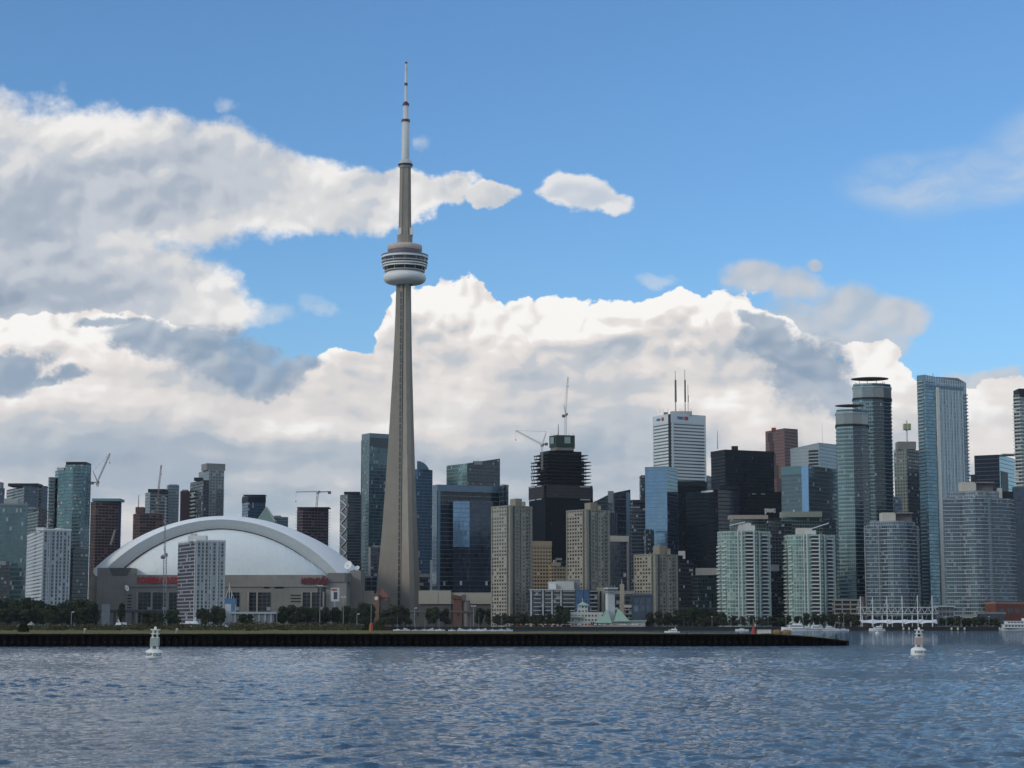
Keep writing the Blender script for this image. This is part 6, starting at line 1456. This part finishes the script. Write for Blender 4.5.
def yacht_proto(L=13.):
    t = thing('motor_yacht', 'x', 'boat', (0, 0, 0)); W, H = L * .3, L * .12
    h = hull_mb(L, W, H).build('hull', BW, t)
    MB().prism([(-L * .32, -W * .36), (L * .18, -W * .30), (L * .26, 0), (L * .18, W * .30), (-L * .32, W * .36)], H, H + L * .11).build('cabin', BW, t)
    MB().prism([(-L * .30, -W * .375), (L * .175, -W * .315), (L * .262, 0), (L * .175, W * .315), (-L * .30, W * .375)], H + L * .045, H + L * .085).build('cabin_windows', BG, t)
    MB().prism([(-L * .30, -W * .30), (0, -W * .26), (L * .05, 0), (0, W * .26), (-L * .30, W * .30)], H + L * .11, H + L * .17).build('flybridge', BW, t)
    MB().bar((-L * .2, -W * .28, H + L * .17), (-L * .24, -W * .2, H + L * .27), .2).bar((-L * .2, W * .28, H + L * .17), (-L * .24, W * .2, H + L * .27), .2).bar((-L * .24, -W * .22, H + L * .27), (-L * .24, W * .22, H + L * .27), .25).build('radar_arch', BW, t)
    MB().tube((-L * .24, 0, H + L * .27), (-L * .24, 0, H + L * .42), .08, .04, 6).build('aerial', STEEL, t)
    MB().prism([(-L * .5, -W * .41), (L * .1, -W * .5), (L * .1, W * .5), (-L * .5, W * .41)], H * .55, H * .72).build('stripe', BB, t)
    return t
def sail_proto(L=9.):
    t = thing('sailboat', 'x', 'boat', (0, 0, 0)); W, H = L * .28, L * .1
    hull_mb(L, W, H).build('hull', BW, t)
    MB().prism([(-L * .15, -W * .25), (L * .2, -W * .15), (L * .2, W * .15), (-L * .15, W * .25)], H, H + .55).build('cabin', BW, t)
    MB().tube((L * .08, 0, H), (L * .08, 0, H + L * 1.25), .09, .05, 6).build('mast', mat('mast_alloy', (.45, .46, .47), .4), t)
    MB().tube((L * .08, 0, H + 1.2), (-L * .36, 0, H + 1.3), .16, .12, 6).build('furled_sail', mat('sail_cover', (.05, .09, .18), .7), t)
    for q in (L * .48, -L * .48): MB().bar((q, 0, H), (L * .08, 0, H + L * 1.2), .04).build('stay', DARK, t)
    return t
YP, SP = yacht_proto(), sail_proto(); first = {'y': True, 's': True}
def boat(kind, px, D, L, rz, label, z=0.):
    pr = YP if kind == 'y' else SP; o = pr if first[kind] else dup(pr); first[kind] = False
    s = L / (13. if kind == 'y' else 9.); o.scale = (s, s, s); o.location = (xx(px, 628, D), D, z); o.rotation_euler = (0, 0, R(rz))
    tag(o, label, 'boat', 'motor yachts moored along the far shore' if kind == 'y' else 'sailing boats moored in the marina')
boat('y', 125, 1390, 21, 0, 'white motor yacht seen over the scrub below the left end of the stadium')
boat('y', 117, 1440, 14, 190, 'smaller grey white yacht just left of the one below the stadium wall')
boat('y', 187, 1380, 25, 180, 'largest white yacht with tall superstructure below the white gridded tower')
boat('y', 212, 1400, 15, 0, 'white boat right of the largest yacht below the gridded tower')
boat('y', 229, 1420, 12, 0, 'white boat moored below the blue topped tank tower')
boat('y', 264, 1400, 13, 180, 'white boat moored in front of the white roofed ferry shed')
boat('y', 672, 1000, 8, 160, 'white cabin boat under way over the right end of the grass spit')
boat('y', 794, 1440, 19, 180, 'large dark windowed yacht left of the cluster of white boats')
boat('y', 806, 1450, 11, 185, 'white yacht second from the left in the right hand cluster')
boat('y', 818, 1440, 15, 10, 'tall white yacht in the middle of the right hand cluster')
boat('y', 831, 1435, 12, 0, 'white yacht at the right end of the right hand cluster')
boat('y', 877, 1460, 12, 180, 'white boat moored under the left part of the scalloped tent')
ms = [(398, 12), (406, 10), (415, 9), (424, 11), (431, 9), (440, 12), (452, 9), (461, 10), (470, 12), (478, 13), (484, 9), (492, 10), (501, 12), (509, 9)]
for i, (px, L) in enumerate(ms): boat('s' if i % 3 != 1 else 'y', px, 1425 + (i * 37) % 40, L * .62, random.choice((0, 180)) + random.uniform(-20, 20), 'white sailing boat moored in the marina right of the tower foot' if i % 3 != 1 else 'small white motor boat in the marina right of the tower foot')
for px in (742, 843): boat('s', px, 1450, 10, random.uniform(0, 180), 'white sailing boat moored at the quay near the balcony towers')
# ferry
D = 1440.; X0 = xx(1001, 622, D); Lf = 46.; t = thing('ferry', 'white two deck passenger ferry cut by the right picture edge', 'ferry', (X0 + Lf / 2, D, 0))
M_ = Matrix.Translation((X0 + Lf / 2, D, 0)) @ Matrix.Rotation(R(180), 4, 'Z')
xf(hull_mb(Lf, 9, 2.0), M_).build('hull', mat('ferry_hull', (.45, .46, .46), .5), t)
for nm, a, c, z0, z1 in (('lower_deck', 1.5, Lf - 2, 2.2, 4.6), ('upper_deck', 3.5, Lf - 5, 5.0, 7.0)):
    MB().box(X0 + a, X0 + c, D - 4, D + 4, z0, z1).build(nm, BW, t); MB().box(X0 + a - .6, X0 + c + .6, D - 4.5, D + 4.5, z1, z1 + .3).build('deck_roof', BW, t)
    for i in range(int((c - a) / 2.4)): MB().box(X0 + a + .6 + 2.4 * i, X0 + a + 2.2 + 2.4 * i, D - 4.1, D - 3.95, z0 + .8, z1 - .4).build('window', BG, t)
MB().box(X0 + 16, X0 + 20, D - 2, D + 2, 7.3, 9.3).build('wheelhouse', BW, t); MB().tube((X0 + 24, D, 7.3), (X0 + 24, D, 10.5), .8, .7, 10).build('funnel', BW, t)
# quay clutter: parasols and parked cars
pp = [('red', (.28, .06, .04)), ('orange', (.38, .15, .05)), ('cream', (.42, .38, .30)), ('white', (.50, .50, .48))]
for i in range(34):
    px = 505 + i * 4.1 + random.uniform(-1, 1); D = 1481; x = xx(px, 626, D); c, cc = random.choice(pp)
    t = thing('parasol', '%s parasol on the crowded quay below the waterfront block' % c, 'parasol', (x, D, 2.9), 'parasols along the promenade')
    MB().tube((x, D, 2.9), (x, D, 5.1), .06, .05, 6).build('pole', STEEL, t); MB().lathe(x, D, [(1.5, 4.6), (.8, 5.0), (0, 5.3)], 8).build('canopy', mat('parasol_' + c, cc, .7), t)
def car_proto(col):
    t = thing('parked_car', 'x', 'car', (0, 0, 0)); mb = MB()
    sec = [(-2.2, .35), (-2.2, .85), (-1.5, .95), (-.9, 1.42), (.5, 1.42), (1.1, .98), (2.15, .85), (2.2, .35)]
    for (a, za), (c, zc) in zip(sec, sec[1:]): mb.face([(a, -.85, za), (c, -.85, zc), (c, .85, zc), (a, .85, za)][::-1])
    mb.face([(a, -.85, z) for a, z in reversed(sec)]); mb.face([(a, .85, z) for a, z in sec]); mb.build('body', col, t)
    mb = MB()
    for s in (-.87, .87): mb.face([(-1.35, s, .98), (.95, s, 1.0), (.45, s, 1.34), (-.85, s, 1.34)][::(1 if s < 0 else -1)])
    mb.build('side_windows', BG, t)
    for wx in (-1.4, 1.4):
        for wy in (-.8, .8): MB().tube((wx, wy - .1, .33), (wx, wy + .1, .33), .33, .33, 12).build('wheel', DARK, t)
    return t
cars = [(278, 'white'), (287, 'white'), (298, 'silver'), (305.5, 'white'), (318.5, 'silver'), (328.5, 'dark'), (334, 'white'), (339.5, 'white'), (345.5, 'white'), (362, 'silver'), (20, 'silver'), (30, 'white'), (43, 'white'), (62, 'silver')]
cm_ = {'white': mat('car_white', (.7, .7, .7), .3), 'silver': mat('car_silver', (.35, .36, .38), .3), 'dark': mat('car_dark', (.03, .03, .04), .3)}; cp_ = {}
for px, c in cars:
    if c in cp_: o = dup(cp_[c])
    else: o = car_proto(cm_[c]); cp_[c] = o
    D = 840; o.location = (xx(px, 624, D), D, 2.6); o.rotation_euler = (0, 0, random.choice((0, math.pi))); o.scale = (1.15, 1.15, 1.3)
    tag(o, '%s car parked behind the scrub %s' % (c, 'below the right half of the stadium' if px > 100 else 'at the left end of the spit'), 'car', 'cars parked behind the airport scrub')
# things standing on the spit
def post(px, D, label):
    x = xx(px, 630, D); t = thing('marker_post', label, 'post', (x, D, 2.45), 'white marker posts on the grass spit'); MB().bar((x - .1, D, 2.4), (x + .12, D, 3.3), .16).build('post', mat('old_white', (.42, .41, .38), .7), t); MB().box(x - .05, x + .45, D - .12, D + .12, 3.2, 3.6).build('cap', mat('old_white', (.42, .41, .38), .7), t)
post(84, 412, 'leaning white marker post on the grass left of the left buoy'); post(176, 412, 'leaning white marker post on the grass right of the left buoy')
ORANGE = mat('marker_orange', (.34, .08, .025), .6)
D = 500.; x = xx(371, 628, D); t = thing('marker_beacon', 'orange marker can with a tall thin pole on the spit left of the tower foot', 'marker', (x, D, 2.5)); MB().lathe(x, D, [(0, 2.5), (.55, 2.5), (.42, 4.4), (.2, 4.9), (0, 4.9)], 12).build('can', ORANGE, t); MB().tube((x, D, 4.8), (x, D, zz(602, D)), .07, .04, 6).build('pole', STEEL, t)
D = 409.; x = xx(753.5, 630, D); t = thing('marker_beacon', 'red conical marker beside a white box near the tip of the spit', 'marker', (x, D, 2.45)); MB().lathe(x, D, [(0, 2.45), (.48, 2.45), (.42, 3.1), (.16, 3.9), (.12, 4.6), (0, 4.6)], 12).build('cone', mat('marker_red', (.30, .035, .025), .6), t); MB().tube((x, D, 4.5), (x, D, 5.6), .05, .03, 6).build('topmark', STEEL, t)
x = xx(764, 632, D); t = thing('storage_box', 'low white storage box right of the red cone marker', 'box', (x, D, 2.4)); MB().box(x - 1.45, x + 1.45, D - .6, D + .6, 2.4, 3.22).build('box_body', mat('box_white', (.55, .53, .49), .7), t); MB().box(x - 1.52, x + 1.52, D - .67, D + .67, 3.22, 3.32).build('lid', mat('box_white', (.55, .53, .49), .7), t)
for i in range(2): MB().box(x - .5 + i, x - .46 + i, D - .63, D - .6, 2.5, 3.2).build('rib', STEEL, t)
TANM = mat('tan_tarp', (.20, .14, .075), .85, var=.25, scale=1.5)
for px, w, l in ((776.5, 1.9, 'left tan tarpaulin covered mound beside the white box'), (786.5, 2.0, 'right tan tarpaulin covered mound near the tip of the spit')):
    x = xx(px, 632, D); t = thing('tarp_mound', l, 'tarpaulin', (x, D, 2.4)); mb = MB().lathe(x, D, [(w * .5, 2.3), (w * .52, 2.8), (w * .42, 3.15), (w * .2, 3.3), (0, 3.33)], 14); mb.v = [(x + (v[0] - x) * 1.05, v[1], v[2] + .05 * math.sin(v[0] * 5)) for v in mb.v]; mb.build('cover', TANM, t, smooth=True); MB().tube((x - w * .5, D, 2.45), (x + w * .5, D, 2.45), .08).build('base_pole', DARK, t)
x = xx(836, 640, 401); t = thing('mooring_cleat', 'small dark mooring cleat on the sloping tip of the spit', 'cleat', (x, 401, 1.25)); MB().box(x - .45, x + .5, 400.7, 401.3, 1.2, 1.5).build('base', DARK, t); MB().tube((x, 401, 1.5), (x, 401, 2.25), .12, .1).bar((x - .35, 401, 2.0), (x + .35, 401, 2.15), .14).build('horn', DARK, t)

# ---- buoys
def buoy(px, D, s, label, words_, mid, rot=0):
    x = xx(px, 640, D); t = thing('buoy', label, 'buoy', (x, D, 0)); w = mat('buoy_white', (.74, .74, .70), .5, var=.06, stain=(.45, .43, .33)); g = mat('buoy_grey', (.34, .37, .34), .6)
    MB().lathe(x, D, [(0, -.5 * s), (.95 * s, -.45 * s), (1.05 * s, -.05 * s), (1.07 * s, .75 * s), (1.0 * s, 1.0 * s), (.55 * s, 1.25 * s), (0, 1.28 * s)], 28).build('float', w, t, smooth=True)
    MB().lathe(x, D, [(1.03 * s, -.2 * s), (1.085 * s, -.1 * s), (1.085 * s, .10 * s), (1.07 * s, .14 * s)], 28).build('waterline_band', mat('algae_band', (.20, .19, .10), .8), t)
    for i in range(4):
        a = R(45 + 90 * i); MB().bar((x + .55 * s * math.cos(a), D + .55 * s * math.sin(a), 1.2 * s), (x + .34 * s * math.cos(a), D + .34 * s * math.sin(a), 3.55 * s), .11 * s).build('frame_leg', w, t)
    MB().prism([(x - .5 * s, D - .5 * s), (x + .5 * s, D - .5 * s), (x + .5 * s, D + .5 * s), (x - .5 * s, D + .5 * s)], 1.62 * s, 2.55 * s, bottom=True).build('day_panel', mid, t)
    for z in (2.6, 3.05): MB().prism([(x - .46 * s, D - .46 * s), (x + .46 * s, D - .46 * s), (x + .46 * s, D + .46 * s), (x - .46 * s, D + .46 * s)], z * s, (z + .1) * s, bottom=True).build('frame_ring', w, t)
    MB().box(x - .16 * s, x + .16 * s, D - .16 * s, D + .16 * s, 2.75 * s, 3.1 * s).build('bell', DARK, t)
    MB().prism([(x - .55 * s, D - .4 * s), (x + .55 * s, D - .4 * s), (x + .55 * s, D + .4 * s), (x - .55 * s, D + .4 * s)], 3.55 * s, 3.66 * s, bottom=True).build('top_plate', w, t)
    MB().lathe(x, D, [(.16 * s, 3.66 * s), (.16 * s, 3.9 * s), (.05 * s, 4.0 * s), (0, 4.0 * s)], 12).build('lantern', w, t)
    # lettering wrapped round the float
    bk_ = mat('buoy_lettering', (.03, .03, .035), .6)
    o = text_obj(words_, .50 * s, bk_, (0, 0, 0), 0, None, 'lettering', .02, off=.01); me = o.data
    for v in me.vertices:
        a = v.co.x / (1.09 * s) * 1.1 - .0 + R(rot); r_ = 1.09 * s - v.co.y * .4
        v.co = Vector((math.sin(a) * r_, -math.cos(a) * r_, v.co.z + .62 * s))
    o.parent = t
    t.rotation_euler = (R(1.5), R(2), 0)
    return t
buoy(154.3, 242, 1.03, 'white navigation buoy with grey panel floating left, in front of the black wall', 'KEEP OUT', mat('buoy_grey', (.34, .37, .34), .6))
buoy(918, 266, 1.0, 'white navigation buoy with faded pink panel floating right of the spit tip', 'KEEP OUT', mat('buoy_pink', (.42, .33, .29), .6), 25)
D = 900.; x = xx(877, 632, D); t = thing('small_buoy', 'tiny white buoy far out below the scalloped tent', 'buoy', (x, D, 0)); MB().lathe(x, D, [(0, -.2), (.9, -.2), (1.0, .7), (.3, 1.0), (0, 1.0)], 14).build('float', BW, t); MB().tube((x, D, .9), (x, D, 2.6), .25, .12, 8).build('topmark', BW, t)

# ---- the air over the lake: far towers fade a little
def haze():
    m = bpy.data.materials.new('haze'); m.use_nodes = True; t = NT(m.node_tree); t.n.clear()
    o = t.new('ShaderNodeOutputMaterial'); v = t.new('ShaderNodeVolumePrincipled')
    v.inputs['Color'].default_value = (.80, .90, 1.0, 1); v.inputs['Density'].default_value = HAZE; v.inputs['Anisotropy'].default_value = .2
    t.l.new(v.outputs[0], o.inputs['Volume'])
    h = MB().box(-7000, 7000, -3500, 61000, -3.5, 640).build('haze', m); tag(h, 'thin pale haze over the lake and the city', 'haze', kind='stuff')
HAZE = .000018
haze()
